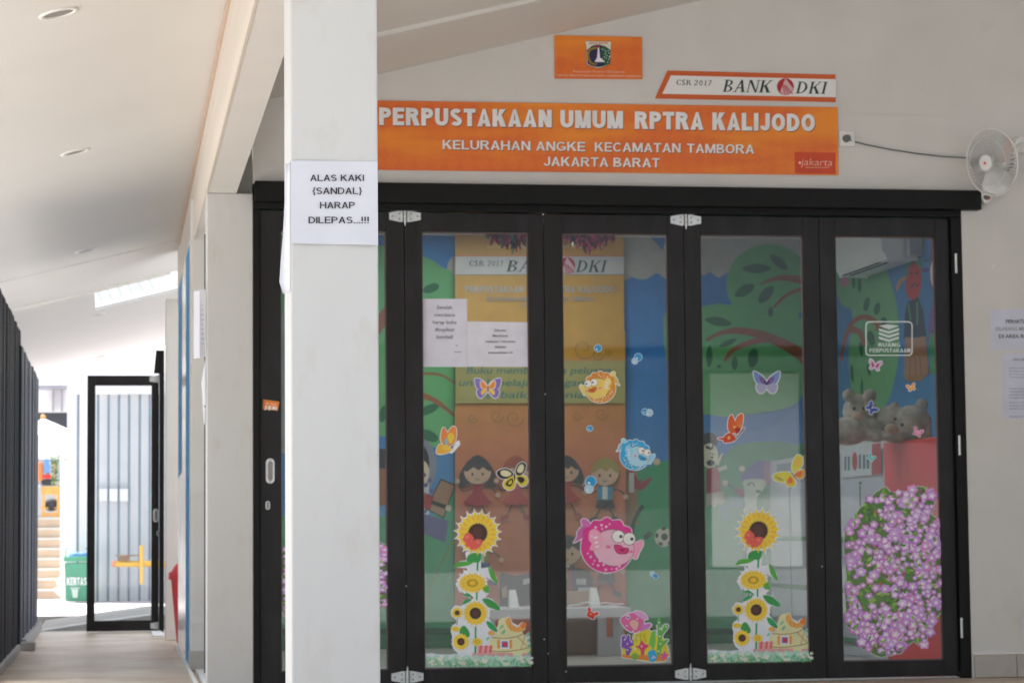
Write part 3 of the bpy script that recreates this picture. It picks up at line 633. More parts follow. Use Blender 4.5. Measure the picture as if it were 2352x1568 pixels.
# ------------------------------------------------------------------ stickers and papers on the doors
G = {}
def A(step=.00012, tr=None): return Art('Y', YG - .0006, step, tr)
s = Art('Y', YD - .0006, .00012); T = crop(650, 900, 1.742)
s.sticker([(mapl(T, [(704, 1216), (812, 1232), (800, 1288), (722, 1280), (716, 1288), (702, 1278)]), (232, 120, 20), True)], 1, (240, 170, 90))
s.text('AKU ANAK', *T(716, 1234), *T(795, 1248), (250, 220, 190), dy=3, bold=.01); s.text('JUJUR!', *T(710, 1256), *T(798, 1278), (250, 240, 230), dy=3, bold=.05)
s.build('honesty_sticker', label='tiny orange sticker reading JUJUR on the leftmost door stile', cat='sticker')
s = A(); s.slab([(970.5, 686), (1072.5, 686), (1072.5, 842), (971.5, 842)], (222, 222, 236), .0005)
T = crop(1500, 1100, 1.96)
GT = (70, 73, 80)
for t, x0, x1, y0, y1 in (('Setelah', 485, 605, 239, 266), ('membaca', 466, 626, 299, 324), ('harap buku', 453, 638, 355, 382), ('dirapikan', 470, 622, 413, 440), ('kembali', 483, 610, 470, 497)): s.text(t, *T(x0, y0), *T(x1, y1), GT, bold=.012)
s.add(mapl(T, rect(630, 549, 648, 555)), (130, 130, 138)); s.add(mapl(T, rect(622, 600, 676, 606)), (130, 130, 138))
s.build('door_paper', label='portrait paper asking readers to tidy the books, on the glass', cat='notice')
s = A(); s.slab([(1073, 738), (1219, 740), (1219.5, 842.5), (1073, 841.5)], (226, 226, 238), .0005)
for t, x0, x1, y0, y1 in (('Dilarang', 936, 1028, 422, 442), ('Membawa', 922, 1042, 466, 484), ('makanan / minuman', 866, 1100, 511, 528), ('didalam', 938, 1028, 553, 571), ('perpustakaan ini', 890, 1078, 598, 614)): s.text(t, *T(x0, y0), *T(x1, y1), (52, 58, 62), bold=.02)
s.build('door_paper', label='wider paper forbidding food and drinks, just right of the tidy-books paper', cat='notice')

# sunflower picture sticker
YL = (252, 220, 62); YL2 = (246, 194, 48); BR_ = (78, 48, 40); GN = (44, 168, 96); GN2 = (90, 180, 70)
def sunflower_sticker(tr, label):
    T = crop(1500, 1900, 1.887); s = A(.00006, tr); random.seed(11)
    WH = (236, 240, 248)
    base = [(383, 1445), (383, 1345), (430, 1340), (480, 1350), (560, 1352), (630, 1345), (600, 1320), (580, 1280), (582, 1210), (570, 1170), (590, 1130), (615, 1120), (612, 1090), (575, 1060), (570, 1020), (600, 980), (650, 985), (690, 935), (740, 930), (745, 915), (655, 910), (690, 885), (640, 880), (608, 820), (640, 760), (700, 720), (690, 700), (600, 695), (640, 645), (690, 640), (680, 580), (740, 560), (800, 580), (800, 640), (800, 700), (870, 690), (920, 770), (920, 820), (880, 790), (840, 770), (850, 830), (860, 890), (830, 920), (880, 930), (935, 980), (940, 1020), (870, 1010), (860, 1080), (920, 1150), (940, 1090), (1015, 1062), (1040, 1110), (1080, 1130), (1110, 1105), (1140, 1115), (1135, 1160), (1110, 1180), (1125, 1215), (1160, 1180), (1170, 1220), (1165, 1250), (1190, 1275), (1175, 1310), (1190, 1340), (1170, 1370), (1190, 1400), (1187, 1455)]
    s.slab(mapl(T, base), WH, .0004); s.add(mapl(T, petals(776, 435, 150, 188, 19, .1)), WH)
    for (cx, cy, r, n) in ((620, 1036, 52, 12), (765, 1040, 110, 16), (648, 1254, 78, 14), (770, 1258, 52, 12), (615, 1158, 48, 12), (735, 810, 125, 16)): s.add(mapl(T, petals(cx, cy, r * .8, r, n)), WH)
    def st(p, w, c): s.add(mapl(T, stroke(p, w)), c)
    st([(778, 590), (772, 720)], 14, GN); st([(768, 870), (768, 940)], 13, GN); st([(760, 1140), (757, 1350)], 14, GN); st([(620, 1080), (620, 1130)], 6, GN)
    for lf in ([(598, 695), (640, 650), (740, 655), (700, 680), (640, 690)], [(690, 640), (720, 590), (800, 590), (790, 650), (740, 655)], [(860, 685), (905, 745), (925, 818), (880, 780), (858, 720)], [(790, 830), (850, 830), (860, 885), (820, 875)], [(655, 905), (700, 888), (740, 922), (700, 912)], [(810, 930), (870, 935), (935, 985), (938, 1018), (870, 1000), (835, 975)], [(652, 975), (690, 935), (730, 935), (700, 960)], [(840, 1100), (880, 1110), (920, 1160), (915, 1180), (860, 1150)], [(650, 1145), (680, 1135), (715, 1190), (700, 1220), (640, 1190)]): s.add(mapl(T, smooth(lf, 4)), random.choice([GN, GN2, (60, 160, 80)]))
    def fl(cx, cy, r, n, cr, k=1, cc=BR_):
        s.add(mapl(T, petals(cx, cy, r * .72, r * .97, n, .1, k)), YL); s.add(mapl(T, petals(cx, cy, r * .5, r * .84, n, .1 + pi / n, k)), YL2 if r > 90 else YL); s.add(mapl(T, petals(cx, cy, r * .5, r * .8, n, .1, k)), (250, 216, 70))
        s.add(mapl(T, petals(cx, cy, cr * .95, cr * 1.08, 20, 0, k)), tuple(int(v * .8) for v in cc)); s.add(mapl(T, ell(cx, cy, cr * .9, cr * .9 * k)), cc); s.add(mapl(T, ell(cx, cy, cr * .5, cr * .5 * k)), tuple(min(255, int(v * 1.25)) for v in cc))
    fl(776, 435, 178, 19, 76); fl(735, 812, 118, 15, 44, .72, (206, 164, 40)); fl(758, 1040, 104, 16, 46); fl(620, 1036, 46, 12, 20); fl(648, 1254, 70, 14, 30); fl(770, 1256, 44, 12, 18, .8, (214, 180, 60)); fl(610, 1158, 40, 10, 18, .6, (220, 190, 60))
    for q in ([(705, 430), (745, 470), (722, 500), (668, 500), (672, 455)], [(740, 490), (800, 482), (805, 520), (760, 560), (730, 535)], [(690, 500), (725, 495), (715, 540), (680, 530)], [(728, 500), (745, 520), (738, 565), (716, 550)]): s.add(mapl(T, smooth(q, 4)), (238, 100, 88))
    for (x, y) in ((695, 465), (775, 505)): s.add(mapl(T, ell(x, y, 16, 10, 30, 10)), (244, 140, 124))
    # boot house
    s.add(mapl(T, smooth([(935, 1090), (1012, 1072), (1028, 1110), (1060, 1150), (1110, 1180), (1150, 1260), (1160, 1350), (880, 1352), (870, 1240), (925, 1180)], 4)), (232, 228, 176))
    s.add(mapl(T, smooth([(1000, 1075), (1015, 1070), (1035, 1120), (1075, 1145), (1110, 1110), (1138, 1118), (1130, 1160), (1080, 1182), (1020, 1165), (985, 1110)], 4)), (240, 178, 92))
    s.add(mapl(T, ell(1120, 1130, 20, 26, 30)), (240, 134, 70))
    for x in (1020, 1050, 1078): s.add(mapl(T, stroke([(x, 1120 + (x - 1020) * .5), (x + 4, 1170)], 5)), (214, 140, 60))
    st([(880, 1222), (980, 1228), (1080, 1212), (1130, 1180)], 6, (166, 128, 80)); st([(880, 1325), (980, 1328), (1100, 1312), (1150, 1300)], 6, (166, 128, 80)); st([(1075, 1215), (1145, 1290)], 5, (180, 140, 90)); st([(1100, 1310), (1130, 1210)], 4, (180, 140, 90))
    s.add(mapl(T, rect(945, 1240, 1012, 1306)), (246, 240, 246)); s.add(mapl(T, rect(955, 1250, 1002, 1296)), (90, 120, 200)); s.add(mapl(T, ell(979, 1273, 18, 18)), (214, 56, 60)); s.add(mapl(T, rect(922, 1240, 943, 1305)), (236, 168, 80)); s.add(mapl(T, rect(1014, 1240, 1034, 1303)), (236, 168, 80))
    s.add(mapl(T, rect(772, 1285, 876, 1350)), (240, 176, 176)); [s.add(mapl(T, [(x, 1283), (x + 20, 1280), (x + 10, 1350), (x - 10, 1350)]), (228, 112, 112)) for x in (790, 830, 866)]
    s.add(mapl(T, rect(735, 1338, 1040, 1362)), (232, 170, 170)); s.add(mapl(T, ell(1132, 1355, 26, 16)), (240, 160, 180)); s.add(mapl(T, ell(878, 1188, 26, 18)), (240, 184, 90))
    for (x, y, r) in ((1155, 1200, 20), (1160, 1240, 18), (1165, 1285, 22), (1168, 1335, 20), (955, 1140, 20), (968, 1180, 22), (850, 1230, 18)): s.add(mapl(T, ell(x, y, r, r * .45, -50, 8)), (120, 206, 160))
    # daisy strip
    s.add(mapl(T, [(385, 1440), (385, 1372)] + [(385 + i * 25, 1362 + 14 * ((i * 7) % 3 - 1)) for i in range(1, 32)] + [(1186, 1375), (1185, 1448)]), (190, 232, 214))
    for i in range(170):
        x = random.uniform(392, 1175); y = random.uniform(1385, 1440); l = random.uniform(12, 26)
        s.add(mapl(T, stroke([(x, y + 6), (x + random.uniform(-14, 14), y - l * .8)], 7, 2)), random.choice([(60, 190, 140), (110, 210, 150), (80, 180, 110), (150, 214, 110)]), layer=420 + i)
    for i in range(60):
        x = random.uniform(400, 1172); y = random.uniform(1366, 1425); r = random.uniform(10, 19)
        s.add(mapl(T, petals(x, y, r * .5, r, 7, random.random(), .8)), (240, 244, 240), layer=600 + 2 * i); s.add(mapl(T, ell(x, y, r * .28, n=8)), (236, 222, 90), layer=601 + 2 * i)
    s.build('sunflower_sticker', label=label, cat='sticker', group='sunflower and shoe house stickers')
sunflower_sticker(None, 'sunflower and boot-house sticker on the door below the two glass papers')
sunflower_sticker(lambda x, y: (1625.7 + (x - 977.9) * .974, y - 4 - (y - 1222) * .0143 - (x - 978) * .010), 'sunflower and boot-house sticker under the red-orange and yellow butterflies')

def petunia(box_, label, seed, fscale=1):
    random.seed(seed); x0, y0, x1, y1 = box_; T0 = crop(3300, 1750, 1.598)
    o = [(120, 620), (150, 560), (200, 480), (270, 400), (320, 350), (385, 318), (415, 355), (490, 350), (560, 315), (655, 330), (690, 380), (690, 460), (680, 500), (750, 545), (738, 600), (745, 650), (765, 710), (768, 790), (745, 860), (738, 910), (745, 960), (755, 1050), (745, 1110), (690, 1170), (680, 1240), (650, 1285), (620, 1350), (560, 1310), (480, 1390), (355, 1415), (230, 1360), (200, 1260), (130, 1210), (125, 1100), (118, 1000), (130, 900), (120, 760)]
    P = lambda u, v: (x0 + (u - 118) / 650 * (x1 - x0), y0 + (v - 315) / 1100 * (y1 - y0))
    o2 = []
    for i in range(len(o)):
        a_, b_ = o[i], o[(i + 1) % len(o)]
        for j in range(3):
            t = j / 3; k = 0 if j == 0 else random.uniform(-9, 9); o2.append((a_[0] * (1 - t) + b_[0] * t + k, a_[1] * (1 - t) + b_[1] * t + k))
    s = A(.00003); s.slab(grow(mapl(P, o2), 1.6), (214, 226, 214), .0004); s.add(mapl(P, o2), (106, 146, 80))
    def inside(x, y):
        c = False; n = len(o)
        for i in range(n):
            (xa, ya), (xb, yb_) = o[i], o[i - 1]
            if (ya > y) != (yb_ > y) and x < (xb - xa) * (y - ya) / (yb_ - ya) + xa: c = not c
        return c
    k = 0
    while k < 420:
        x, y = random.uniform(125, 760), random.uniform(325, 1405)
        if inside(x, y):
            s.add(mapl(P, ell(x, y, random.uniform(14, 26), random.uniform(6, 12), random.uniform(0, 180), 8)), random.choice([(114, 170, 70), (138, 190, 82), (92, 142, 66), (164, 206, 100), (84, 124, 70), (180, 214, 120)]), layer=3 + k % 90); k += 1
    pts = []; tries = 0
    while len(pts) < 340 * fscale and tries < 9000:
        tries += 1; x, y = random.uniform(135, 755), random.uniform(335, 1395)
        if not inside(x, y): continue
        if any((x - a_) ** 2 + (y - b_) ** 2 < 21 ** 2 for a_, b_ in pts[-400:]): continue
        g = sin(x * .012 + 1) + sin(y * .011) + .5 * sin(x * .03 - y * .02)
        if random.random() > .78 + .34 * g: continue
        pts.append((x, y))
    for i, (x, y) in enumerate(pts):
        r = random.choice([20, 24, 28, 32, 34, 38, 42]); L = 110 + (i % 60) * 4; rot = random.random() * 6
        s.add(mapl(P, petals(x, y, r * .78, r, 5, rot, random.uniform(.75, 1))), random.choice([(208, 140, 212), (214, 152, 226), (196, 124, 206), (228, 140, 200), (208, 160, 232)]), layer=L)
        s.add(mapl(P, petals(x, y - 2, r * .50, r * .74, 5, rot, .9)), random.choice([(228, 190, 240), (238, 212, 246), (220, 172, 232)]), layer=L + 1)
        s.add(mapl(P, ell(x, y + 1, r * .26, n=8)), (250, 244, 246), layer=L + 2)
    for i in range(130):
        x, y = random.uniform(140, 740), random.uniform(340, 1390)
        if inside(x, y): s.add(mapl(P, ell(x, y, random.uniform(10, 20), random.uniform(5, 9), random.uniform(0, 180), 8)), random.choice([(120, 176, 68), (90, 150, 60), (160, 200, 92)]), layer=356 + i % 30)
    for i in range(70):
        x, y = random.uniform(140, 740), random.uniform(340, 1390)
        if inside(x, y): s.add(mapl(P, ell(x, y, 11, 7, random.uniform(0, 180), 7)), random.choice([(206, 60, 130), (220, 110, 90), (180, 60, 150)]), layer=100 + i % 9)
    s.build('petunia_sticker', label=label, cat='sticker', group='petunia bush stickers')
petunia((1940.5, 1117, 2172, 1508), 'large petunia bush sticker filling the lower rightmost door', 21)
petunia((646, 1195, 895, 1462), 'petunia sticker mostly hidden behind the near column', 22)

# fish
def fish(cx, cy, r, c1, c2, c3, fin, flip, label, rot=0, tail=None):
    f = -1 if flip else 1; cr, sr = cos(radians(rot)), sin(radians(rot)); s = A(.00008)
    def P(x, y): x, y = x * r, y * r; x, y = x * cr - y * sr, x * sr + y * cr; return (cx + f * x, cy + y)
    m = lambda p: mapl(P, p); tail = tail or fin
    top = []
    for i in range(25):
        a = radians(200 + 130 * i / 24); k = 1.0 + .13 * abs(sin(pi * i / 24 * 5)); top.append((1.0 * k * cos(a), .98 * k * sin(a)))
    body = ell(0, 0, 1.0, .97, n=36); tl = smooth([(-.80, -.42), (-1.06, -.90), (-.86, -.98), (-.62, -.68)], 4) ; tl2 = smooth([(-.85, -.35), (-1.28, -.05), (-1.18, -.28), (-1.16, -.50), (-.95, -.72), (-.72, -.48)], 4)
    rf_ = smooth([(.88, -.10), (1.28, -.34), (1.34, -.16), (1.22, .12), (1.12, .38), (.90, .26)], 4)
    s.sticker([(tl, tail, True), (tl2, tail, True), (rf_, fin, True), (m2 := top, c1, True), (body, c1, True)] and [(m(tl), tail, True), (m(tl2), tuple(int(v * .9) for v in tail), True), (m(rf_), fin, True), (m(top + [(0, 0)]), c1, True), (m(body), c1, True)], 1.7 if r > 50 else 1.5)
    s.add(m(ell(.22, .02, .80, .70, 8, 32)), tuple(int(v * .55) for v in c2)); s.add(m(ell(.23, .02, .775, .675, 8, 32)), c2)
    s.add(m(smooth([(-.70, -.55), (-.45, -.62), (-.18, -.30), (-.30, .10), (-.66, .16), (-.60, -.08), (-.72, -.22)], 4)), fin)
    for q in ((-.46, -.32), (-.42, -.14), (-.38, .02)): s.add(m(ell(*q, .09, .045, -20, 10)), (250, 236, 240))
    for x in (.38, .80): s.add(m(ell(x, -.42 + (x - .38) * .15, .245, .245)), tuple(int(v * .5) for v in c1)); s.add(m(ell(x, -.42 + (x - .38) * .15, .225, .225)), (246, 244, 238)); s.add(m(ell(x + .10, -.42 + (x - .38) * .15, .065, .065, n=10)), (40, 60, 60))
    s.add(m(smooth([(.24, -.08), (.48, -.10), (.62, -.02), (.80, .0), (.78, .18), (.60, .24), (.36, .20)], 4)), tuple(int(v * .6) for v in c3)); s.add(m(smooth([(.27, -.06), (.48, -.08), (.62, .0), (.77, .02), (.75, .16), (.60, .22), (.37, .18)], 4)), c3)
    s.add(m(ell(.56, .08, .10, .03, n=10)), (60, 20, 30)); s.add(m(ell(.03, .0, .10, .06, n=10)), (240, 110, 160)); s.add(m(ell(.90, .12, .08, .05, n=10)), (240, 110, 160))
    random.seed(int(r))
    for q in ((-.6, .42), (-.45, .55), (-.72, .3), (-.3, .72), (-.1, .68), (.0, .86), (.22, .82), (.4, .8), (.5, .7), (-.25, .55), (-.5, .68), (-.5, -.70), (-.28, -.80), (-.1, -.75), (-.25, -.66), (-.62, -.36), (.02, -.86)): s.add(m(ell(*q, random.choice([.035, .05]), n=8)), (250, 210, 230) if c1[0] > 200 and c1[2] > 100 else (244, 240, 225))
    s.build('fish_sticker', label=label, cat='sticker', group='puffer fish stickers')
fish(1395, 1255, 61, (228, 56, 150), (242, 192, 212), (224, 52, 128), (246, 170, 200), False, 'biggest fish sticker, hot pink with purple tail', 4, (226, 120, 196))
fish(1458, 1046, 34, (44, 176, 232), (176, 222, 240), (40, 160, 214), (150, 216, 244), False, 'sky-blue puffer fish sticker below the yellow fish', 10)
fish(1379, 891, 35, (232, 150, 44), (242, 212, 110), (228, 112, 28), (240, 220, 130), True, 'orange and yellow puffer fish sticker on the middle door', 5)
# bubbles
def bubble(cs, label):
    s = A(.0001)
    for (x, y, r, c) in cs: s.n += 1; s.add(ell(x, y, r + 1.2, n=18), (214, 230, 244))
    for (x, y, r, c) in cs: s.add(ell(x, y, r, n=18), c); s.add(ell(x - r * .35, y + r * .3, r * .3, r * .2, 40, 8), (236, 246, 250))
    s.build('bubble_sticker', label=label, cat='sticker', group='bubble stickers')
B1, B2 = (34, 156, 214), (176, 214, 232)
bubble([(1373.5, 799.5, 8, B1)], 'single blue bubble sticker above the orange fish')
bubble([(1466, 820, 8.5, B1), (1458, 829, 6.5, B2)], 'double bubble sticker, upper right of the orange fish')
bubble([(1481, 945, 6.5, B1), (1491, 947.5, 8, B2)], 'double bubble sticker above the sky-blue fish')
bubble([(1354.5, 983.5, 6.5, B1)], 'single small blue bubble sticker below the orange fish')
bubble([(1357, 1105, 12, B1), (1353, 1122, 9.5, B2)], 'largest double bubble sticker, left of the sky-blue fish')
bubble([(1498.5, 1317, 5.5, B2), (1505, 1323, 6, B1)], 'small double bubble sticker right below the hot pink fish')
# crab
s = A(.0001); T = crop(2200, 1950, 2.007)
s.sticker([(mapl(T, ell(328, 1018, 34, 26, 15)), (214, 60, 50), True), (mapl(T, smooth([(312, 1000), (300, 975), (312, 955), (330, 975), (325, 1000)], 4)), (220, 70, 60), True), (mapl(T, smooth([(352, 1015), (365, 995), (390, 1000), (385, 1018), (360, 1026)], 4)), (220, 70, 60), True), (mapl(T, ell(345, 1045, 12, 10)), (200, 50, 44), True)], 1.2)
s.add(mapl(T, ell(325, 1012, 14, 5, 10, 10)), (240, 180, 90)); s.build('crab_sticker', label='tiny red crab sticker over the table edge', cat='sticker')
# reef
s = A(.00008)
yc = (228, 216, 60)
s.sticker([(mapl(T, smooth([(565, 1060), (590, 1030), (640, 1005), (700, 1000), (740, 1030), (755, 1080), (740, 1130), (690, 1160), (640, 1150), (600, 1120)], 4)), (228, 110, 170), True),
  (mapl(T, smooth([(670, 1000), (710, 990), (760, 1010), (785, 1050), (760, 1055), (735, 1050)], 4)), (226, 170, 216), True),
  (mapl(T, smooth([(735, 1110), (790, 1085), (815, 1100), (790, 1130), (770, 1185), (725, 1160)], 4)), (214, 130, 200), True),
  (mapl(T, [(580, 1290), (600, 1250), (660, 1240), (670, 1180), (720, 1155), (790, 1130), (830, 1180), (900, 1190), (945, 1280), (955, 1350), (920, 1390), (830, 1396), (720, 1380), (580, 1360)]), yc, True),
  (mapl(T, smooth([(860, 1060), (885, 1050), (892, 1150), (915, 1100), (945, 1095), (945, 1125), (905, 1180), (895, 1230), (930, 1215), (950, 1225), (900, 1280), (880, 1350), (855, 1350), (865, 1200)], 3)), (108, 190, 84), True),
  (mapl(T, [(800, 1210), (820, 1150), (850, 1140), (845, 1250), (830, 1300), (795, 1250)]), (120, 200, 90), True),
  (mapl(T, [(575, 1190), (600, 1180), (610, 1210), (625, 1175), (640, 1185), (640, 1230), (672, 1215), (670, 1260), (635, 1280), (660, 1290), (630, 1350), (610, 1345), (605, 1290), (572, 1280)]), (138, 84, 186), True)], 2)
for q in (0, 1, 2): s.add(mapl(T, stroke([(700 + q * 25, 1170), (690 + q * 40, 1240)], 14)), (206, 190, 40))
s.add(mapl(T, smooth([(735, 1220), (760, 1250), (795, 1265), (760, 1300), (755, 1360), (730, 1360), (725, 1300), (685, 1270), (715, 1262)], 4)), (228, 76, 120))
s.add(mapl(T, smooth([(585, 1335), (650, 1345), (760, 1340), (900, 1350), (925, 1372), (900, 1388), (720, 1376), (590, 1360)], 4)), (232, 140, 60))
s.add(mapl(T, ell(680, 1352, 28, 28)), (128, 190, 80)); s.add(mapl(T, smooth([(785, 1330), (800, 1305), (840, 1300), (850, 1330), (858, 1370), (830, 1395), (800, 1385)], 4)), (46, 176, 228)); s.add(mapl(T, petals(918, 1345, 18, 38, 5, .3)), (224, 100, 160))
s.add(mapl(T, smooth([(640, 1075), (680, 1060), (710, 1085), (690, 1140), (650, 1110)], 4)), (236, 190, 170)); s.add(mapl(T, ell(626, 1036, 17, 17)), (240, 240, 246)); s.add(mapl(T, ell(626, 1038, 9, 9)), (40, 60, 90)); s.add(mapl(T, ell(582, 1078, 10, 7)), (226, 110, 60))
for (x, y) in ((874, 1080), (880, 1130), (930, 1110), (880, 1190), (885, 1250), (870, 1310), (600, 1215), (620, 1250), (655, 1235), (620, 1300), (735, 1270), (830, 1350), (820, 1365), (840, 1360), (700, 1050), (665, 1150), (615, 1105), (700, 1200), (680, 1290)): s.add(mapl(T, ell(x, y, 7, 7, n=8)), (236, 236, 246))
s.build('reef_sticker', label='coral reef sticker with a pink fish, at the bottom of the middle door', cat='sticker')
# butterflies
def bfly(shapes, T, label, border=1.6, step=.0001, group='butterfly stickers', name='butterfly_sticker'):
    s = A(step); s.sticker([(mapl(T, smooth(p, 4) if len(p) > 3 else stroke(p, 3)), c, f) for (p, c, f) in shapes], border); s.build(name, label=label, cat='sticker', group=group)
T = crop(1500, 1100, 1.96)
OY = (240, 150, 50); PU = (140, 120, 200); YE_ = (246, 200, 80)
def mir(p, x): return [(2 * x - a_, b_) for a_, b_ in p]
w1 = [(884, 880), (850, 830), (800, 808), (782, 820), (795, 880), (830, 898)]; w2 = [(884, 895), (830, 892), (798, 905), (805, 945), (830, 965), (868, 930)]
i1 = [(880, 884), (855, 845), (830, 835), (832, 870), (850, 888)]; i2 = [(880, 900), (845, 898), (830, 918), (840, 940), (865, 920)]
bfly([(w1, PU, True), (mir(w1, 885), PU, True), (w2, PU, True), (mir(w2, 885), PU, True)] + [(grow(i1, 8), (236, 216, 200), 0), (grow(mir(i1, 885), 8), (236, 216, 200), 0), (i1, OY, 0), (mir(i1, 885), OY, 0), (i2, YE_, 0), (mir(i2, 885), YE_, 0), ([(885, 862), (889, 885), (885, 915), (881, 885)], (50, 40, 60), 0)], T, 'violet and orange butterfly sticker just below the glass papers')
bfly([([(555, 1340), (515, 1290), (525, 1210), (545, 1195), (570, 1250)], (232, 136, 70), True), ([(565, 1345), (560, 1270), (590, 1200), (625, 1185), (640, 1230), (625, 1310)], (236, 150, 70), True), ([(600, 1370), (550, 1330), (500, 1330), (482, 1395), (540, 1400)], (240, 180, 60), True), ([(605, 1365), (650, 1300), (662, 1325), (645, 1345), (605, 1390), (590, 1385)], (240, 240, 248), True), ([(590, 1320), (568, 1260), (600, 1235), (622, 1270)], (236, 206, 60), 0), ([(560, 1370), (545, 1300), (565, 1280), (575, 1340)], (120, 190, 206), 0), ([(600, 1368), (560, 1330), (520, 1345), (540, 1375)], (242, 200, 70), 0), ([(600, 1355), (612, 1350), (606, 1370)], (40, 40, 50), 0)], T, 'orange side-view butterfly sticker with pale blue veins')
T = crop(1500, 1900, 1.887)
D_ = (30, 26, 26)
# black, cream and yellow butterfly (crop 1500,1100)
T = crop(1500, 1100, 1.96); Tq = lambda x, y: T(x, y)
T9 = crop(1500, 1900, 1.887)
bfly([([(1045, -10), (1000, -50), (950, -45), (918, -20), (945, 20), (1000, 25)], D_, True), ([(1060, -20), (1075, -75), (1110, -100), (1140, -80), (1130, -30), (1090, 5)], D_, True), ([(1045, 5), (985, 35), (965, 70), (1000, 110), (1045, 100), (1062, 50)], (224, 206, 60), True), ([(1062, 10), (1110, 0), (1150, 20), (1150, 60), (1110, 85), (1075, 50)], (224, 206, 60), True),
  ([(1030, -12), (990, -38), (950, -32), (955, 0), (1000, 10)], (226, 220, 180), 0), ([(1072, -28), (1085, -70), (1112, -84), (1125, -60), (1108, -20)], (226, 220, 180), 0), ([(1035, 22), (1000, 42), (985, 70), (1020, 85), (1045, 50)], D_, 0), ([(1075, 15), (1110, 12), (1130, 35), (1105, 60), (1082, 42)], D_, 0), ([(1030, 35), (1008, 52), (1010, 70), (1032, 60)], (224, 206, 60), 0), ([(1050, -15), (1058, 5), (1056, 40), (1046, 10)], D_, 0)], T9, 'black, cream and yellow butterfly sticker over the banner girls')
T = crop(2750, 1500, 2.24)
w1 = [(712, 60), (665, 20), (645, -10), (600, -60), (545, -130), (0, 0)]
T3 = crop(2750, 850, 2.09)
w1 = [(662, 1440), (645, 1385), (590, 1340), (552, 1328), (560, 1390), (590, 1430)]; w2 = [(662, 1450), (600, 1425), (572, 1450), (590, 1500), (625, 1508), (655, 1480)]
i1 = [(660, 1430), (640, 1385), (600, 1370), (605, 1400), (630, 1430)]
bfly([(w1, (112, 140, 196), True), (mir(w1, 662), (120, 146, 200), True), (w2, (166, 170, 200), True), (mir(w2, 662), (166, 170, 200), True), (i1, (120, 84, 150), 0), (mir(i1, 662), (120, 84, 150), 0), ([(662, 1445), (640, 1410), (650, 1400), (662, 1420), (675, 1400), (685, 1410)], (60, 40, 90), 0)], T3, 'blue-violet butterfly sticker high on the fourth door')
bfly([([(395, 520), (362, 480), (365, 400), (385, 358), (405, 362), (430, 430), (440, 500)], (226, 96, 40), True), ([(425, 500), (430, 400), (465, 352), (497, 352), (495, 420), (475, 490), (440, 530)], (230, 112, 44), True), ([(430, 560), (380, 515), (325, 550), (320, 590), (335, 605), (400, 595)], (214, 70, 34), True), ([(330, 560), (275, 562), (272, 572), (325, 580)], (214, 70, 34), True), ([(500, 475), (512, 478), (470, 530), (410, 600), (450, 540)], (70, 64, 60), True), ([(440, 520), (425, 480), (470, 470), (470, 500)], (176, 44, 30), 0), ([(412, 455), (428, 455), (425, 475), (410, 470)], (240, 200, 110), 0), ([(455, 450), (478, 448), (470, 468)], (240, 200, 110), 0), ([(362, 545), (382, 550), (376, 575), (358, 570)], (244, 190, 80), 0)], T, 'red-orange side-view butterfly sticker above the second sunflower picture')
bfly([([(945, 870), (935, 800), (965, 730), (1000, 710), (1030, 740), (1030, 800), (990, 850)], (222, 214, 70), True), ([(930, 880), (880, 865), (800, 875), (765, 905), (780, 940), (850, 960), (900, 930)], (222, 214, 70), True), ([(955, 885), (1010, 845), (1045, 855), (1045, 900), (1010, 930), (975, 915)], (232, 170, 60), True), ([(925, 895), (880, 950), (885, 985), (920, 998), (965, 985), (965, 940)], (226, 200, 60), True), ([(960, 890), (1005, 862), (1025, 875), (1010, 905), (980, 905)], (226, 116, 60), 0), ([(920, 905), (892, 950), (915, 968), (945, 955)], (226, 116, 60), 0), ([(960, 800), (985, 740), (1005, 740), (1010, 790), (985, 820)], (232, 196, 90), 0), ([(925, 865), (945, 885), (990, 945), (960, 920)], (40, 90, 70), 0), ([(780, 905), (820, 915), (860, 940), (820, 935)], (160, 160, 110), 0)], T, 'yellow butterfly sticker with orange eye spots, right of the second sunflower picture')
T = crop(3300, 850, 1.651)
def tiny(cx, cy, r, c, c2, rot, label):
    P = lambda x, y: (lambda q: (cx + r * (q[0] * cos(rot) - q[1] * sin(rot)), cy + r * (q[0] * sin(rot) + q[1] * cos(rot))))((x, y))
    w = [(0, .1), (-.3, -.5), (-.9, -.8), (-1, -.3), (-.6, .1), (-.8, .6), (-.4, .8), (0, .3)]
    bfly([(w, c, True), (mir(w, 0), c, True), ([(-.1, .1), (-.5, -.4), (-.6, 0), (-.3, .4)], c2, 0), ([(.1, .1), (.5, -.4), (.6, 0), (.3, .4)], c2, 0)], P, label, 1.2)
tiny(2010, 838, 15, (206, 176, 206), (190, 60, 120), .2, 'tiny mauve butterfly sticker under the library room logo')
tiny(2093, 889, 10, (236, 150, 60), (240, 190, 90), -.3, 'tiny orange butterfly sticker on the rightmost door')
tiny(2002, 937, 14, (70, 100, 180), (40, 60, 140), .9, 'tiny dark blue butterfly sticker over the grey toy bear')
tiny(2108, 992, 11, (232, 110, 170), (244, 170, 200), .4, 'tiny pink butterfly sticker over the second toy bear')
tiny(2001, 1050, 9, (60, 190, 190), (120, 214, 210), .6, 'tiny teal butterfly sticker above the petunia bush')
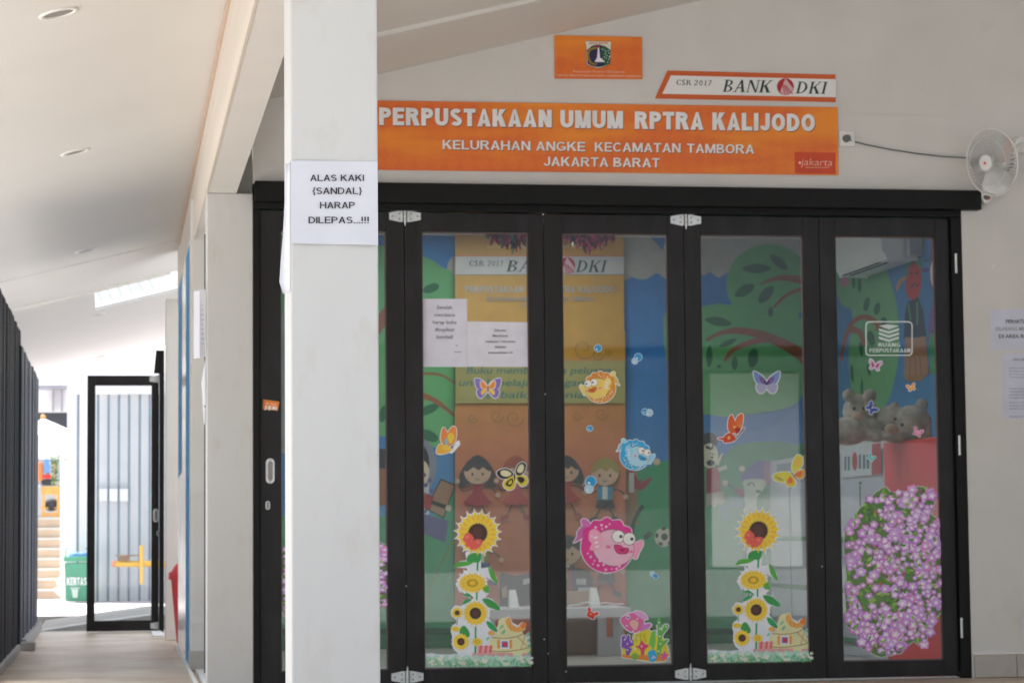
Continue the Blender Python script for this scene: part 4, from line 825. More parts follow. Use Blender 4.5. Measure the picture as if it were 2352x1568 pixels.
# library room logo
s = A(.0001); WG = (214, 226, 224)
def rr(x0, y0, x1, y1, r, n=5):
    out = []
    for (cx, cy, a0) in ((x1 - r, y0 + r, -90), (x1 - r, y1 - r, 0), (x0 + r, y1 - r, 90), (x0 + r, y0 + r, 180)):
        for i in range(n + 1): a_ = radians(a0 + 90 * i / n); out.append((cx + r * cos(a_), cy + r * sin(a_)))
    return out
ou = mapl(T, rr(267, 717, 579, 946, 28)); inn = mapl(T, rr(275, 725, 571, 938, 22)); n = len(ou)
s.n += 1; pts = ou + inn; s.tris(pts, [[i, (i + 1) % n, n + (i + 1) % n, n + i] for i in range(n)], WG)
s.add(mapl(T, [(355, 748), (410, 738), (488, 748), (425, 772)]), WG)
for q in (0, 1, 2):
    y = 772 + q * 27; s.add(mapl(T, [(355, y - 8), (422, y + 12), (488, y - 8), (488, y + 6), (480, y + 8), (422, y + 28), (360, y + 8), (355, y + 4)]), WG)
sans(s, 'RUANG', *T(352, 860), *T(498, 886), WG, .2); sans(s, 'PERPUSTAKAAN', *T(292, 896), *T(562, 924), WG, .2)
s.build('library_room_sticker', label='white outlined RUANG PERPUSTAKAAN logo sticker with stacked books', cat='sticker')

# ------------------------------------------------------------------ wall things right of the doors
def wall_paper(x0, y0, x1, y1, lines, label, bx=None):
    s = Art('Y', 12.9985, .0002); s.slab([(x0, y0), (x1, y0 - 1), (x1, y1 - 2), (x0 + 1, y1)], (208, 210, 226), .001)
    if bx: s.add([(x0, y0), (x0 + 8, y0), (x0 + 8, y1), (x0 + 1, y1)], (226, 226, 236))
    for l in lines: s.text(l[0], *l[1:5], l[5], bold=l[6] if len(l) > 6 else .01)
    s.build('wall_notice', label=label, cat='notice')
wall_paper(2273, 710, 2400, 804, [('PERHATIAN', 2310, 734, 2366, 742, (80, 82, 95), .03), ('DILARANG MEROKOK', 2287, 751, 2390, 759, (130, 132, 145)), ('DI AREA RPTRA', 2294, 768, 2382, 776, (85, 88, 100), .03)], 'upper wall notice with three lines, headed PERHATIAN')
ls = [('PENGUMUMAN', 2327, 823, 2375, 828, (110, 112, 125))]
for i, y in enumerate((843, 850, 857, 864, 890, 897, 904, 911, 922, 929, 936, 954)): ls.append(('isi pengumuman untuk warga' if i % 2 else 'peraturan bagi pengunjung', 2318, y, 2392, y + 3.4, (140, 142, 155)))
wall_paper(2302, 812, 2400, 962, ls, 'lower wall notice packed with small print')
wall_paper(2347, 1418, 2400, 1452, [], 'blank white card low on the wall at the right edge')
# socket, plug and cable
so_ = empty('wall_socket', onY(1945, 338, 12.99), 'square white wall socket with a dark plug beside the banner', 'socket')
c = onY(1945.5, 319, 12.99); MB().box(c.x - .044, c.x + .044, 12.985, 12.999, c.z - .042, c.z + .042).build('plate', 'whitepl', so_, .003)
MB().tube([(c.x - .006, 12.984, c.z), (c.x - .006, 12.955, c.z)], [.022, .018], 16).build('plug', 'cable', so_)
cb = MB(); pts = [onY(x, y, 12.96) for x, y in ((1944, 318.5), (1960, 322), (1990, 330), (2050, 342), (2110, 351), (2170, 358), (2225, 363), (2268, 380))]
cb.tube([Vector((p.x, 12.96 + .03 * (i > 0) * (i < 6), p.z)) for i, p in enumerate(pts)], .0042, 8).build('power_cable', 'cable', label='grey fan cable sagging along the wall from the socket', cat='cable')

# ------------------------------------------------------------------ wall fan
fc = onY(2279, 373, 12.68); fan = empty('wall_fan', fc, 'white wall fan with a red-dotted hub above the door corner', 'fan')
ax = Vector((-.88, -.44, -.16)).normalized()                 # direction the fan blows
e1 = ax.cross(Vector((0, 0, 1))).normalized(); e2 = e1.cross(ax)
FR = .185
def circ(r, off, n=40): return [fc + ax * off + (e1 * cos(2 * pi * i / n) + e2 * sin(2 * pi * i / n)) * r for i in range(n + 1)]
m = MB(); m.tube(circ(FR, 0, 48), .0046, 6, 0, False); m.build('guard_rim', 'whitepl', fan)
m = MB()
for sg in (1, -1):
    for k in range(60):
        a_ = 2 * pi * k / 60; d = e1 * cos(a_) + e2 * sin(a_)
        m.tube([fc + d * FR, fc + d * FR * .75 + ax * .035 * sg, fc + d * .045 + ax * .055 * sg], .0011, 4, 0, False)
m.build('guard_wires', 'clearpl', fan)
m = MB()
for sg in (1, -1):
    m.tube(circ(FR * .72, .037 * sg, 40), .0009, 4, 0, False)
m.build('guard_ring', 'whitepl', fan)
for k in range(3):
    a0 = 2 * pi * k / 3 + .4; vs = []; fs = []
    for i in range(9):
        t = i / 8
        for j in range(6):
            r = .03 + (.15 * (.75 + .25 * sin(pi * t))) * j / 5; a_ = a0 + (t - .5) * 1.5; vs.append(fc + (e1 * cos(a_) + e2 * sin(a_)) * r + ax * (.018 * (t - .5) * 2))
    for i in range(8):
        for j in range(5): fs.append((i * 6 + j, i * 6 + j + 1, (i + 1) * 6 + j + 1, (i + 1) * 6 + j))
    b = MB(); b.add(vs, fs, 0, True); b.build('blade', 'clearpl', fan)
h0 = fc + ax * .056
m = MB(); m.tube([h0 - ax * .012, h0, h0 + ax * .003], [.047, .046, .03], 28); m.tube([h0 + ax * .0035, h0 + ax * .005], .008, 12, 1); m.build('hub_badge', ['white', 'red'], fan)
m = MB(); m.tube([fc - ax * .04, fc - ax * .06, fc - ax * .12, fc - ax * .15], [.045, .058, .05, .03], 20)
for k in range(14):
    a_ = 2 * pi * k / 14; d = e1 * cos(a_) + e2 * sin(a_); m.tube([fc - ax * .055 + d * .052, fc - ax * .115 + d * .054], .004, 6, 1)
m.build('motor_housing', ['whitepl', 'cable'], fan)
mp_ = onY(2340, 336, 12.99); mt = fc - ax * .12; bp = onY(2268, 450, 12.93)
m = MB(); m.tube([mt, mt + Vector((.05, .05, -.05)), Vector((bp.x + .02, 12.94, bp.z + .12)), Vector((bp.x + .0, 12.95, bp.z + .02))], [.025, .028, .03, .034], 12); m.build('bracket_arm', 'whitepl', fan)
m = MB(); m.tube([(mp_.x, 12.93, mp_.z), (mp_.x, 12.998, mp_.z)], [.045, .05], 18); m.tube([(mp_.x + .02, 12.928, mp_.z), (mp_.x + .02, 12.925, mp_.z)], .006, 8, 1); m.tube([mt, Vector((mp_.x, 12.95, mp_.z))], .022, 10); m.build('wall_mount', ['whitepl', 'screw'], fan)
m = MB(); m.sphere((bp.x, 12.955, bp.z), .042, 0, 18, (.95, .9, 1.05)); m.build('control_box', 'whitepl', fan)
m = MB(); m.sphere((bp.x - .004, 12.928, bp.z - .008), .022, 0, 12, (1, .6, .8)); m.build('dial', 'cable', fan)
MB().sphere((bp.x - .002, 12.913, bp.z - .018), .006, 0, 10).build('red_button', 'red', fan)
p0 = onY(2281, 468, 12.95); p1 = onY(2282.5, 612, 12.95)
MB().tube([p0, p1], .0011, 5).build('pull_cord', 'whitepl', fan)
MB().tube([p1 + Vector((0, 0, .008)), p1, p1 - Vector((0, 0, .02))], [.004, .009, .010], 10).build('cord_bell', 'white', fan)

# ------------------------------------------------------------------ downlights in the corridor ceiling
nrm = Vector((-.25, 0, 1)).normalized(); tx = Vector((1, 0, .25)).normalized(); ty = Vector((0, 1, 0))
dlab = ['nearest round recessed ceiling light, top left of the photo', 'second ceiling light along the corridor', 'middle ceiling light, before the roof opening', 'fourth ceiling light, tucked beside the roof opening', 'farthest ceiling light, just above the open glass door']
for i, (x, y) in enumerate(((135, 30), (173, 349), (197.6, 575), (222.6, 723), (232, 818))):
    c = onC(x, y); root = empty('downlight', c, dlab[i], 'ceiling light', 'downlights in the corridor ceiling')
    R = lambda r, d, n=28: [c + (tx * cos(2 * pi * k / n) + ty * sin(2 * pi * k / n)) * r - nrm * d for k in range(n)]
    m = MB(); n = 28; vs = R(.082, .0005) + R(.080, .006) + R(.062, .007) + R(.060, .001)
    fs = [(q * n + k, q * n + (k + 1) % n, (q + 1) * n + (k + 1) % n, (q + 1) * n + k) for q in range(3) for k in range(n)]; m.add(vs, fs, 0, True); m.build('trim_ring', 'lampt', root)
    m = MB(); m.add(R(.0605, .0012), [tuple(range(n))]); m.build('reflector', 'lamp', root)

# ------------------------------------------------------------------ INSIDE THE ROOM: mural, banner, furniture
mu = Art('Y', 17.4985, .00012)
SKY = (52, 124, 186); CLD = (178, 176, 166); TG = (100, 172, 108); LG = (34, 104, 64); BRN = (150, 92, 60); HG = (48, 146, 96); DG = (32, 88, 62)
mu.add([(560, 400), (2000, 400), (2000, 1700), (560, 1700)], SKY)
T = lambda x, y: (x, y)
mu.add([(560, 400), (1048, 400), (1048, 585), (980, 560), (870, 570), (640, 520), (560, 560)], SKY)
mu.add(ell(1055, 615, 28, 30), CLD)
mu.add(smooth([(560, 560), (700, 530), (860, 560), (960, 585), (1010, 610), (1050, 670), (1050, 1010), (900, 1000), (560, 980)], 5), TG)
mu.add(ell(990, 662, 20, 10, -20, 14), LG); mu.add(ell(985, 1000, 24, 12, 25, 14), LG); mu.add(ell(880, 950, 8, 20, 10, 12), LG); mu.add(ell(985, 940, 26, 10, -25, 14), LG)
mu.add(stroke([(860, 760), (880, 730), (900, 700)], 30, 22), BRN); mu.add(stroke([(960, 905), (1000, 920), (1045, 955)], 16, 6), BRN); mu.add(stroke([(960, 858), (1010, 860), (1045, 880)], 7, 4), BRN)
mu.add(smooth([(640, 770), (672, 770), (672, 1545), (640, 1545)], 2), (150, 158, 160))
# hill and lower left figures
mu.add([(560, 1180), (1048, 1180), (1048, 1442), (560, 1442)], HG); mu.add(rect(560, 1040, 1048, 1185), (72, 130, 180)); mu.add(smooth([(1000, 1130), (1050, 1120), (1050, 1260), (1005, 1260)], 3), HG)
mu.add(ell(965, 1068, 38, 62), (132, 130, 148)); mu.add(ell(960, 1062, 26, 44), (34, 34, 40)); mu.add(ell(966, 1085, 20, 30), (216, 200, 170)); mu.add(rect(940, 1110, 985, 1180), (200, 196, 200))
for q in range(8): mu.add(ell(974 + (q * 13) % 22, 1090 + q * 12, 5, 5, n=7), (92, 84, 140))
mu.add([(1012, 1098), (1046, 1112), (1020, 1190), (976, 1168)], (36, 36, 36)); mu.add([(1013, 1102), (1043, 1115), (1018, 1186), (980, 1166)], (156, 116, 86))
mu.add([(975, 1130), (996, 1140), (988, 1170), (972, 1165)], (160, 40, 44)); mu.add(stroke([(990, 1152), (1030, 1166)], 9), (30, 30, 34)); mu.add(ell(1030, 1166, 7), (210, 190, 170)); mu.add([(975, 1180), (1030, 1195), (1022, 1245), (975, 1225)], (84, 78, 130)); mu.add(stroke([(1050, 1225), (1010, 1300), (978, 1380)], 3), (120, 120, 50))
mu.add(rect(870, 1060, 895, 1160), BRN); mu.add(rect(870, 1030, 890, 1075), (50, 44, 60))
# middle part
mu.add(smooth([(1430, 400), (1560, 400), (1560, 650), (1525, 638), (1508, 628), (1480, 642), (1450, 636), (1430, 625)], 4), CLD)
mu.add(smooth([(1488, 532), (1528, 530), (1524, 570), (1515, 568)], 2), SKY)
mu.add([(1430, 1080), (1480, 1075), (1560, 1045), (1700, 1020), (1700, 1442), (1430, 1442)], HG)
mu.add(rect(1430, 1035, 1465, 1206), (148, 112, 84)); mu.add(rect(1430, 1040, 1446, 1060), SKY)
mu.add(stroke([(1446, 1082), (1470, 1118), (1504, 1070)], 17), (150, 40, 52)); mu.add(ell(1508, 1060, 8, 8), (206, 186, 150)); mu.add(rect(1444, 1085, 1456, 1130), (190, 186, 176)); mu.add(stroke([(1436, 1060), (1442, 1068)], 5), (36, 36, 36))
mu.add(ell(1524, 1233, 21, 22), (206, 200, 180)); mu.add(ell(1526, 1232, 8, 8), (40, 44, 48)); [mu.add(ell(1526 + 18 * cos(a_), 1232 + 19 * sin(a_), 6, 4, math.degrees(a_) + 90, 8), (40, 44, 48)) for a_ in (.8, 2.1, 3.3, 4.6, 5.9)]
mu.add(stroke([(1476, 1160), (1455, 1200), (1450, 1250)], 9), (36, 56, 48))
mu.add(stroke([(1480, 1235), (1495, 1222)], 12), (30, 60, 50))
# right part, big tree
T = crop(2750, 850, 2.09)
mu.add(mapl(T, smooth([(60, 60), (1200, 60), (1200, 560), (900, 560), (420, 480), (335, 505), (260, 545), (200, 520), (185, 495), (140, 525), (60, 500)], 3)), CLD)
mu.add(mapl(T, smooth([(60, 530), (135, 525), (190, 500), (260, 545), (340, 505), (420, 600), (420, 800), (60, 820)], 3)), SKY)
mu.add(mapl(T, ell(680, 600, 358, 335, 0, 36)), TG)
mu.add(mapl(T, smooth([(-200, 880), (0, 810), (140, 780), (260, 762), (372, 768), (700, 700), (960, 800), (925, 855), (1000, 950), (1060, 1150), (1050, 1450), (950, 1560), (800, 1640), (400, 1700), (200, 1690), (-100, 1600)], 5)), TG)
for (x, y, rx, ry, ro) in ((575, 468, 118, 42, -3), (762, 415, 95, 38, 38), (475, 652, 95, 45, -32), (655, 685, 92, 45, -52), (692, 830, 22, 45, 5), (255, 912, 115, 38, 8), (335, 1090, 78, 25, -25), (180, 1200, 28, 95, 3), (392, 1260, 26, 58, 5), (545, 1215, 45, 85, 12), (262, 1285, 18, 15, 0)): mu.add(mapl(T, smooth([(x + (rx * c_ * cos(radians(ro)) - ry * s_ * sin(radians(ro))), y + (rx * c_ * sin(radians(ro)) + ry * s_ * cos(radians(ro)))) for c_, s_ in ((1, 0), (.55, .8), (-.3, .9), (-1, 0), (-.55, -.8), (.3, -.9))], 3)), LG)
mu.add(mapl(T, stroke([(600, 605), (720, 555), (860, 550), (1000, 580), (1150, 620)], 12, 95)), BRN); mu.add(mapl(T, stroke([(715, 795), (800, 710), (900, 655), (1050, 625)], 18, 40)), BRN)
mu.add(mapl(T, stroke([(150, 1070), (280, 1005), (430, 988), (620, 1025), (820, 1110), (960, 1200), (1080, 1330)], 20, 120)), BRN); mu.add(mapl(T, stroke([(305, 1245), (370, 1155), (490, 1095), (640, 1060), (740, 1060)], 26, 66)), BRN)
T = crop(2750, 1500, 2.24)
mu.add(mapl(T, [(60, 430), (160, 450), (280, 500), (450, 510), (620, 495), (800, 440), (950, 300), (1040, 160), (1200, 0), (1200, 720), (60, 720)]), (70, 130, 184))
mu.add(mapl(T, smooth([(60, 720), (280, 780), (400, 640), (600, 600), (800, 595), (1000, 620), (1200, 640), (1200, 2300), (60, 2300)], 3)), (70, 150, 112))
mu.add(mapl(T, ell(190, 590, 80, 75)), (36, 40, 44)); mu.add(mapl(T, ell(195, 720, 78, 112)), (214, 206, 176)); mu.add(mapl(T, stroke([(160, 640), (215, 655), (230, 600)], 26, 8)), (36, 40, 44)); mu.add(mapl(T, ell(205, 785, 38, 26)), (44, 56, 60)); mu.add(mapl(T, ell(218, 735, 10, 12, n=8)), (40, 50, 50)); mu.add(mapl(T, stroke([(205, 700), (245, 710)], 7)), (40, 50, 50))
mu.add(mapl(T, [(165, 840), (280, 815), (300, 1040), (165, 1055)]), (150, 50, 60)); mu.add(mapl(T, [(165, 1055), (320, 1040), (330, 1130), (290, 1160), (270, 1140), (240, 1180), (210, 1160), (165, 1190)]), (176, 166, 150)); mu.add(mapl(T, stroke([(260, 800), (310, 700)], 30, 16)), (214, 206, 176)); mu.add(mapl(T, stroke([(270, 850), (350, 820)], 34)), (190, 196, 180))
mu.add(mapl(T, ell(485, 835, 28, 26)), (214, 206, 176)); mu.add(mapl(T, ell(335, 965, 26, 26)), (206, 200, 176)); mu.add(mapl(T, stroke([(355, 975), (410, 1010)], 12)), (40, 70, 90)); mu.add(mapl(T, [(430, 1000), (515, 1040), (490, 1095), (410, 1040)]), (150, 84, 110))
mu.add(mapl(T, smooth([(500, 960), (480, 900), (600, 780), (690, 770), (740, 840), (730, 960), (600, 930)], 3)), (84, 96, 160)); mu.add(mapl(T, rect(680, 768, 735, 985)), (160, 110, 150)); mu.add(mapl(T, smooth([(500, 940), (680, 935), (690, 1000), (620, 1100), (610, 1240), (500, 1240), (510, 1060)], 3)), (190, 204, 180)); mu.add(mapl(T, stroke([(535, 975), (580, 965), (600, 1000)], 9)), (44, 80, 90)); mu.add(mapl(T, ell(545, 980, 9, 9, n=8)), (44, 60, 80)); mu.add(mapl(T, ell(630, 1040, 24, 14)), (60, 110, 110))
mu.add(mapl(T, smooth([(280, 1180), (350, 1150), (400, 1080), (500, 1100), (500, 1200), (380, 1180), (360, 1290), (320, 1310), (300, 1260)], 3)), (90, 140, 150))
mu.add([(560, 1442), (2000, 1442), (2000, 1456), (560, 1456)], DG); mu.add([(560, 1456), (2000, 1456), (2000, 1700), (560, 1700)], (52, 116, 86)); mu.add([(560, 1500), (1100, 1500), (1100, 1700), (560, 1700)], (112, 114, 110)); mu.add([(1600, 1495), (2000, 1495), (2000, 1502), (1600, 1502)], (130, 130, 120))
mo = mu.build('wall_mural', PAINT, None, label='painted wall mural of trees, clouds and children behind the glass', cat='mural')
# side wall mural
ms = Art('X', XC - .0015, .00012)
T = crop(3300, 850, 1.651)
ms.add(mapl(T, [(-120, 0), (1100, -200), (1100, 1500), (-120, 1500)]), (66, 128, 178))
ms.add(mapl(T, smooth([(95, 100), (300, 100), (380, 320), (440, 480), (480, 650), (490, 900), (460, 1100), (410, 1250), (330, 1330), (220, 1300), (170, 1150), (155, 900), (180, 750), (170, 640), (105, 600), (60, 400)], 4)), (104, 166, 112))
for (x, y, rx, ry, ro) in ((190, 460, 10, 45, 0), (228, 480, 13, 48, 0), (275, 605, 20, 48, 12), (345, 635, 20, 42, 12), (388, 725, 22, 36, 0), (305, 830, 24, 50, -12), (240, 900, 14, 50, -5), (180, 1060, 12, 60, -4), (245, 1150, 9, 55, 0), (290, 1040, 10, 40, -10)): ms.add(mapl(T, ell(x, y, rx, ry, ro, 14)), LG)
ms.add(mapl(T, stroke([(108, 980), (130, 850), (180, 730), (260, 690), (345, 730), (360, 780)], 20, 44)), BRN); ms.add(mapl(T, stroke([(160, 770), (230, 790), (260, 880)], 50, 26)), BRN); ms.add(mapl(T, stroke([(150, 370), (200, 390), (215, 420)], 14, 5)), BRN)
# carved puppet figure
ms.add(mapl(T, smooth([(585, 215), (630, 280), (640, 380), (630, 480), (585, 520), (545, 470), (535, 350), (550, 270)], 4)), (70, 140, 92))
for p, w_, c_ in (([(530, 160), (552, 235)], 22, (168, 48, 50)), ([(480, 240), (510, 280), (540, 330)], 12, (40, 60, 60)), ([(655, 170), (640, 260)], 18, (44, 130, 70)), ([(590, 165), (595, 210)], 26, (110, 100, 140)), ([(690, 310), (655, 325)], 10, (50, 100, 60)), ([(640, 380), (720, 378)], 26, (84, 80, 140))): ms.add(mapl(T, stroke(p, w_)), c_)
ms.add(mapl(T, smooth([(590, 332), (630, 370), (638, 440), (625, 540), (585, 582), (555, 560), (535, 500), (550, 400), (565, 350)], 4)), (186, 56, 54)); ms.add(mapl(T, stroke([(570, 500), (590, 470), (615, 465), (610, 490)], 12)), (40, 40, 44)); ms.add(mapl(T, ell(575, 400, 9, 14, n=8)), (80, 30, 34)); ms.add(mapl(T, ell(608, 398, 9, 12, n=8)), (80, 30, 34))
ms.add(mapl(T, smooth([(535, 420), (500, 440), (475, 480), (480, 520), (505, 470), (535, 445)], 3)), (190, 140, 90)); ms.add(mapl(T, [(545, 590), (620, 560), (650, 650), (672, 820), (525, 830), (530, 680)]), (38, 62, 72)); ms.add(mapl(T, stroke([(552, 600), (570, 710)], 10)), (70, 140, 92)); ms.add(mapl(T, stroke([(612, 590), (612, 745)], 12)), (70, 140, 92))
ms.add(mapl(T, [(535, 820), (600, 830), (668, 815), (675, 900), (690, 1060), (640, 1110), (560, 1115), (525, 1090), (530, 950)]), (164, 122, 92)); [ms.add(mapl(T, stroke([(570 + q * 30, 960), (560 + q * 42, 1090)], 4)), (110, 84, 64)) for q in range(3)]
ms.add(mapl(T, [(700, 160), (800, 160), (800, 850), (680, 850), (690, 700), (720, 560), (690, 450)]), (112, 96, 150)); ms.add(mapl(T, ell(760, 400, 62, 130)), (214, 208, 200)); ms.add(mapl(T, ell(742, 370, 14, 22, n=10)), (60, 70, 80)); ms.add(mapl(T, stroke([(730, 325), (760, 330)], 8)), (40, 40, 44)); ms.add(mapl(T, [(730, 530), (800, 530), (800, 620), (725, 580)]), (70, 140, 92)); ms.add(mapl(T, [(695, 800), (830, 800), (830, 1065), (700, 1065), (690, 900)]), (70, 150, 100)); ms.add(mapl(T, ell(712, 170, 16, 18)), (186, 50, 50))
ms.add(mapl(T, ell(740, 690, 22, 24)), (60, 50, 70)); ms.add(mapl(T, stroke([(700, 780), (760, 800)], 6)), (44, 60, 60))
ms.build('wall_mural', PAINT, None, label='side-wall mural with narrow tree and red-faced puppet, seen through the rightmost door', cat='mural')

# hanging fabric banner in the room
YB = 17.44
fb = Art('Y', YB, .00008); random.seed(5)
fb.slab([(1045, 440), (1432, 440), (1438, 1512), (1046, 1512)], (196, 148, 48), .004)
for i in range(10): fb.add([(1046, 760 + i * 30), (1436, 760 + i * 30), (1437, 1512), (1046, 1512)], (int(196 - 0.6 * i), int(148 - 4 * i), int(52 + 2.5 * i)))
for i in range(12): fb.add([(1046, 1080 + i * 30), (1437, 1080 + i * 30), (1437, 1512), (1046, 1512)], (int(190 - 1.5 * i), int(110 - 2.0 * i), int(76 - 2 * i)))
fb.add(rect(1046, 588, 1433, 631), (196, 194, 190)); fb.add(rect(1046, 586.5, 1433, 589), (210, 110, 60)); fb.add(rect(1046, 630, 1433, 632), (120, 130, 100))
serif(fb, 'CSR 2017', 1077, 599, 1155, 611, (44, 60, 54), .1); serif(fb, 'BANK', 1162, 598, 1282, 624, (16, 50, 42), .25); serif(fb, 'DKI', 1322, 598, 1390, 625, (16, 50, 42), .25); logo(fb, 1302, 610, 19)
sans(fb, 'PERPUSTAKAAN UMUM RPTRA KALIJODO', 1068, 657, 1410, 672, (176, 170, 160), .21); sans(fb, 'KELURAHAN ANGKE KECAMATAN TAMBORA', 1117, 682, 1362, 692, (150, 150, 150), .14); fb.text('JAKARTA BARAT', 1196, 697, 1283, 704, (150, 150, 150))
fb.text('Dinas Perpustakaan dan Kearsipan', 1118, 562, 1390, 570, (210, 190, 130))
fb.add([(1046, 829), (1434.5, 829), (1435, 926), (1046, 926)], (160, 152, 90))
for t, x0, x1, y in (('Buku memberi kita peluang', 1070, 1400, 843), ('untuk belajar dengan gaya', 1052, 1410, 871), ('terbaik di dunia', 1100, 1340, 899)): fb.text(t, x0, y, x1, y + 15, (70, 118, 104), shear=.25, bold=.015)
for (x, y, r) in ((1340, 800, 28), (1372, 815, 14), (1395, 808, 9), (1140, 955, 16), (1085, 960, 12), (1180, 960, 22), (1380, 950, 16), (1325, 955, 12), (1120, 790, 22), (1080, 800, 12)):
    pp = [(x + r * (1 - i / 20) * cos(i * .5), y + r * (1 - i / 20) * sin(i * .5)) for i in range(18)]; fb.add(stroke(pp, 1.6, 1.2, 2), (120, 104, 54))
def kid(cx, cy, hr, hair, skin, top, bot, girl, arm=1):
    L = (56, 52, 50)
    if girl: fb.add(smooth([(cx - hr * 1.15, cy - hr * .2), (cx, cy - hr * 1.25), (cx + hr * 1.15, cy - hr * .2), (cx + hr * 1.35, cy + hr * 1.1), (cx, cy + hr * .8), (cx - hr * 1.35, cy + hr * 1.1)], 4), hair)
    fb.add(grow(ell(cx, cy, hr, hr * .92), 1.2), L); fb.add(ell(cx, cy, hr, hr * .92), skin)
    fb.add([(cx + hr * 1.02 * cos(radians(a_)), cy - 2 + hr * 1.06 * sin(radians(a_))) for a_ in range(180, 361, 15)] + [(cx + hr * .8, cy - hr * .05), (cx + hr * .4, cy - hr * .35), (cx + .1 * hr, cy - .1 * hr), (cx - hr * .3, cy - hr * .35), (cx - hr * .8, cy)], hair)
    for q in (-.38, .38): fb.add(ell(cx + q * hr, cy + hr * .18, 2.6, 3.6, n=10), (36, 32, 30)); fb.add(ell(cx + q * hr * 1.6, cy + hr * .5, 3.4, 2.2, n=8), tuple(min(255, int(v * 1.05)) for v in (skin[0], skin[1] * .85, skin[2] * .8)))
    fb.add(stroke([(cx - 5, cy + hr * .5), (cx, cy + hr * .62), (cx + 5, cy + hr * .5)], 1.5), L)
    by = cy + hr * .95
    fb.add(stroke([(cx - 10, by + 8), (cx - hr * 1.1, by + 14), (cx - hr * 1.5, by - 8 * arm)], 3), L); fb.add(ell(cx - hr * 1.5, by - 8 * arm, 6, 6, n=10), skin)
    fb.add(stroke([(cx + 10, by + 8), (cx + hr * 1.1, by + 10), (cx + hr * 1.5, by + 24)], 3), L); fb.add(ell(cx + hr * 1.5, by + 24, 6, 6, n=10), skin)
    if girl: fb.add([(cx - 9, by), (cx + 9, by), (cx + 11, by + 18), (cx + 34, by + 42), (cx, by + 50), (cx - 34, by + 42), (cx - 11, by + 18)], top)
    else: fb.add([(cx - 18, by), (cx + 18, by), (cx + 16, by + 32), (cx - 16, by + 32)], top); fb.add(rect(cx - 6, by, cx + 6, by + 30), (200, 200, 190)); fb.add([(cx - 18, by + 31), (cx + 18, by + 31), (cx + 22, by + 50), (cx + 4, by + 52), (cx, by + 44), (cx - 6, by + 52), (cx - 22, by + 50)], bot)
    for q in (-1, 1): fb.add(stroke([(cx + q * 8, by + 46), (cx + q * 22, by + 72)], 3), L); fb.add(ell(cx + q * 26, by + 76, 11, 6, q * 20, 12), bot)
kid(1096, 1083, 31, (54, 42, 48), (196, 160, 132), (156, 30, 52), (140, 30, 50), True); kid(1184, 1083, 30, (154, 70, 48), (196, 160, 132), (176, 74, 70), (150, 50, 44), True); kid(1388, 1086, 32, (156, 138, 74), (196, 160, 132), (66, 130, 160), (60, 52, 54), False)
kid(1300, 1080, 28, (52, 44, 48), (190, 150, 120), (160, 50, 44), (150, 70, 50), True); kid(1105, 1232, 30, (46, 44, 46), (190, 150, 120), (140, 124, 40), (50, 60, 110), False); kid(1300, 1265, 34, (50, 46, 44), (186, 150, 120), (80, 60, 54), (60, 60, 60), False); kid(1390, 1262, 26, (60, 44, 40), (186, 150, 120), (70, 90, 60), (50, 60, 60), False)
fb.add([(1148, 1312), (1182, 1322), (1226, 1312), (1228, 1400), (1182, 1410), (1146, 1398)], (44, 56, 58)); fb.add([(1199, 1330), (1218, 1326), (1220, 1338), (1200, 1342)], (170, 180, 176)); fb.add([(1150, 1350), (1162, 1345), (1164, 1370), (1152, 1372)], (150, 140, 120))
fb.add([(1300, 1300), (1352, 1310), (1362, 1330), (1362, 1400), (1300, 1410)], (42, 44, 48)); fb.add([(1300, 1300), (1312, 1306), (1312, 1390), (1300, 1392)], (110, 30, 36)); fb.add(rect(1322, 1328, 1344, 1342), (170, 176, 176)); fb.add(rect(1326, 1348, 1352, 1364), (170, 176, 176))
fb.build('cloth_banner', PR, None, label='tall brown-gold library banner with cartoon children, hanging inside the room', cat='banner')

# table with things on it
tb = empty('white_table', (2.6, 16.2, 0), 'grey-white table with panel legs behind the middle doors', 'table')
p0 = onY(1118, 1396, 16.0); p1 = onY(1449, 1394, 16.0); zt = p1.z
MB().box(p0.x, p1.x, 16.0, 16.6, zt - .062, zt).build('tabletop', 'grey', tb, .003)
a0 = onY(1375, 1450, 16.0).x; a1 = onY(1395, 1450, 16.0).x; a2 = onY(1410, 1450, 16.0).x; a3 = onY(1434, 1450, 16.0).x
MB().box(a0, a1, 16.02, 16.06, 0, zt - .063).build('leg', 'grey', tb); MB().box(a2, a3, 16.02, 16.06, 0, zt - .063).build('leg', 'grey', tb); MB().box(a1, a2, 16.025, 16.055, 0, .12).build('stretcher', 'grey', tb)
MB().box(p0.x + .02, p0.x + .06, 16.02, 16.5, 0, zt - .063).build('leg', 'grey', tb)
box('book_box', onY(1304, 1400, 16.3).x, onY(1372, 1400, 16.3).x, 16.3, 16.5, .001, .42, 'brown', label='low brown carton on the room floor under the table', cat='box')
for (x0, x1, y0, lb) in ((1169, 1192, 1354, 'white wedge router on the left part of the table'), (1355, 1378, 1349, 'white wedge router with a cable on the right part of the table')):
    a_, b_ = onY(x0, 1395, 16.15), onY(x1, 1395, 16.15); t_ = onY(x0, y0, 16.15).z
    MB().add([(a_.x, 16.12, zt + .001), (b_.x, 16.12, zt + .001), (b_.x, 16.2, zt + .001), (a_.x, 16.2, zt + .001), (a_.x + .002, 16.14, t_), (b_.x - .022, 16.14, t_), (b_.x - .022, 16.17, t_), (a_.x + .002, 16.17, t_)], [(0, 3, 2, 1), (4, 5, 6, 7), (0, 1, 5, 4), (1, 2, 6, 5), (2, 3, 7, 6), (3, 0, 4, 7)]).build('router', 'whitepl', None, .003, label=lb, cat='router')
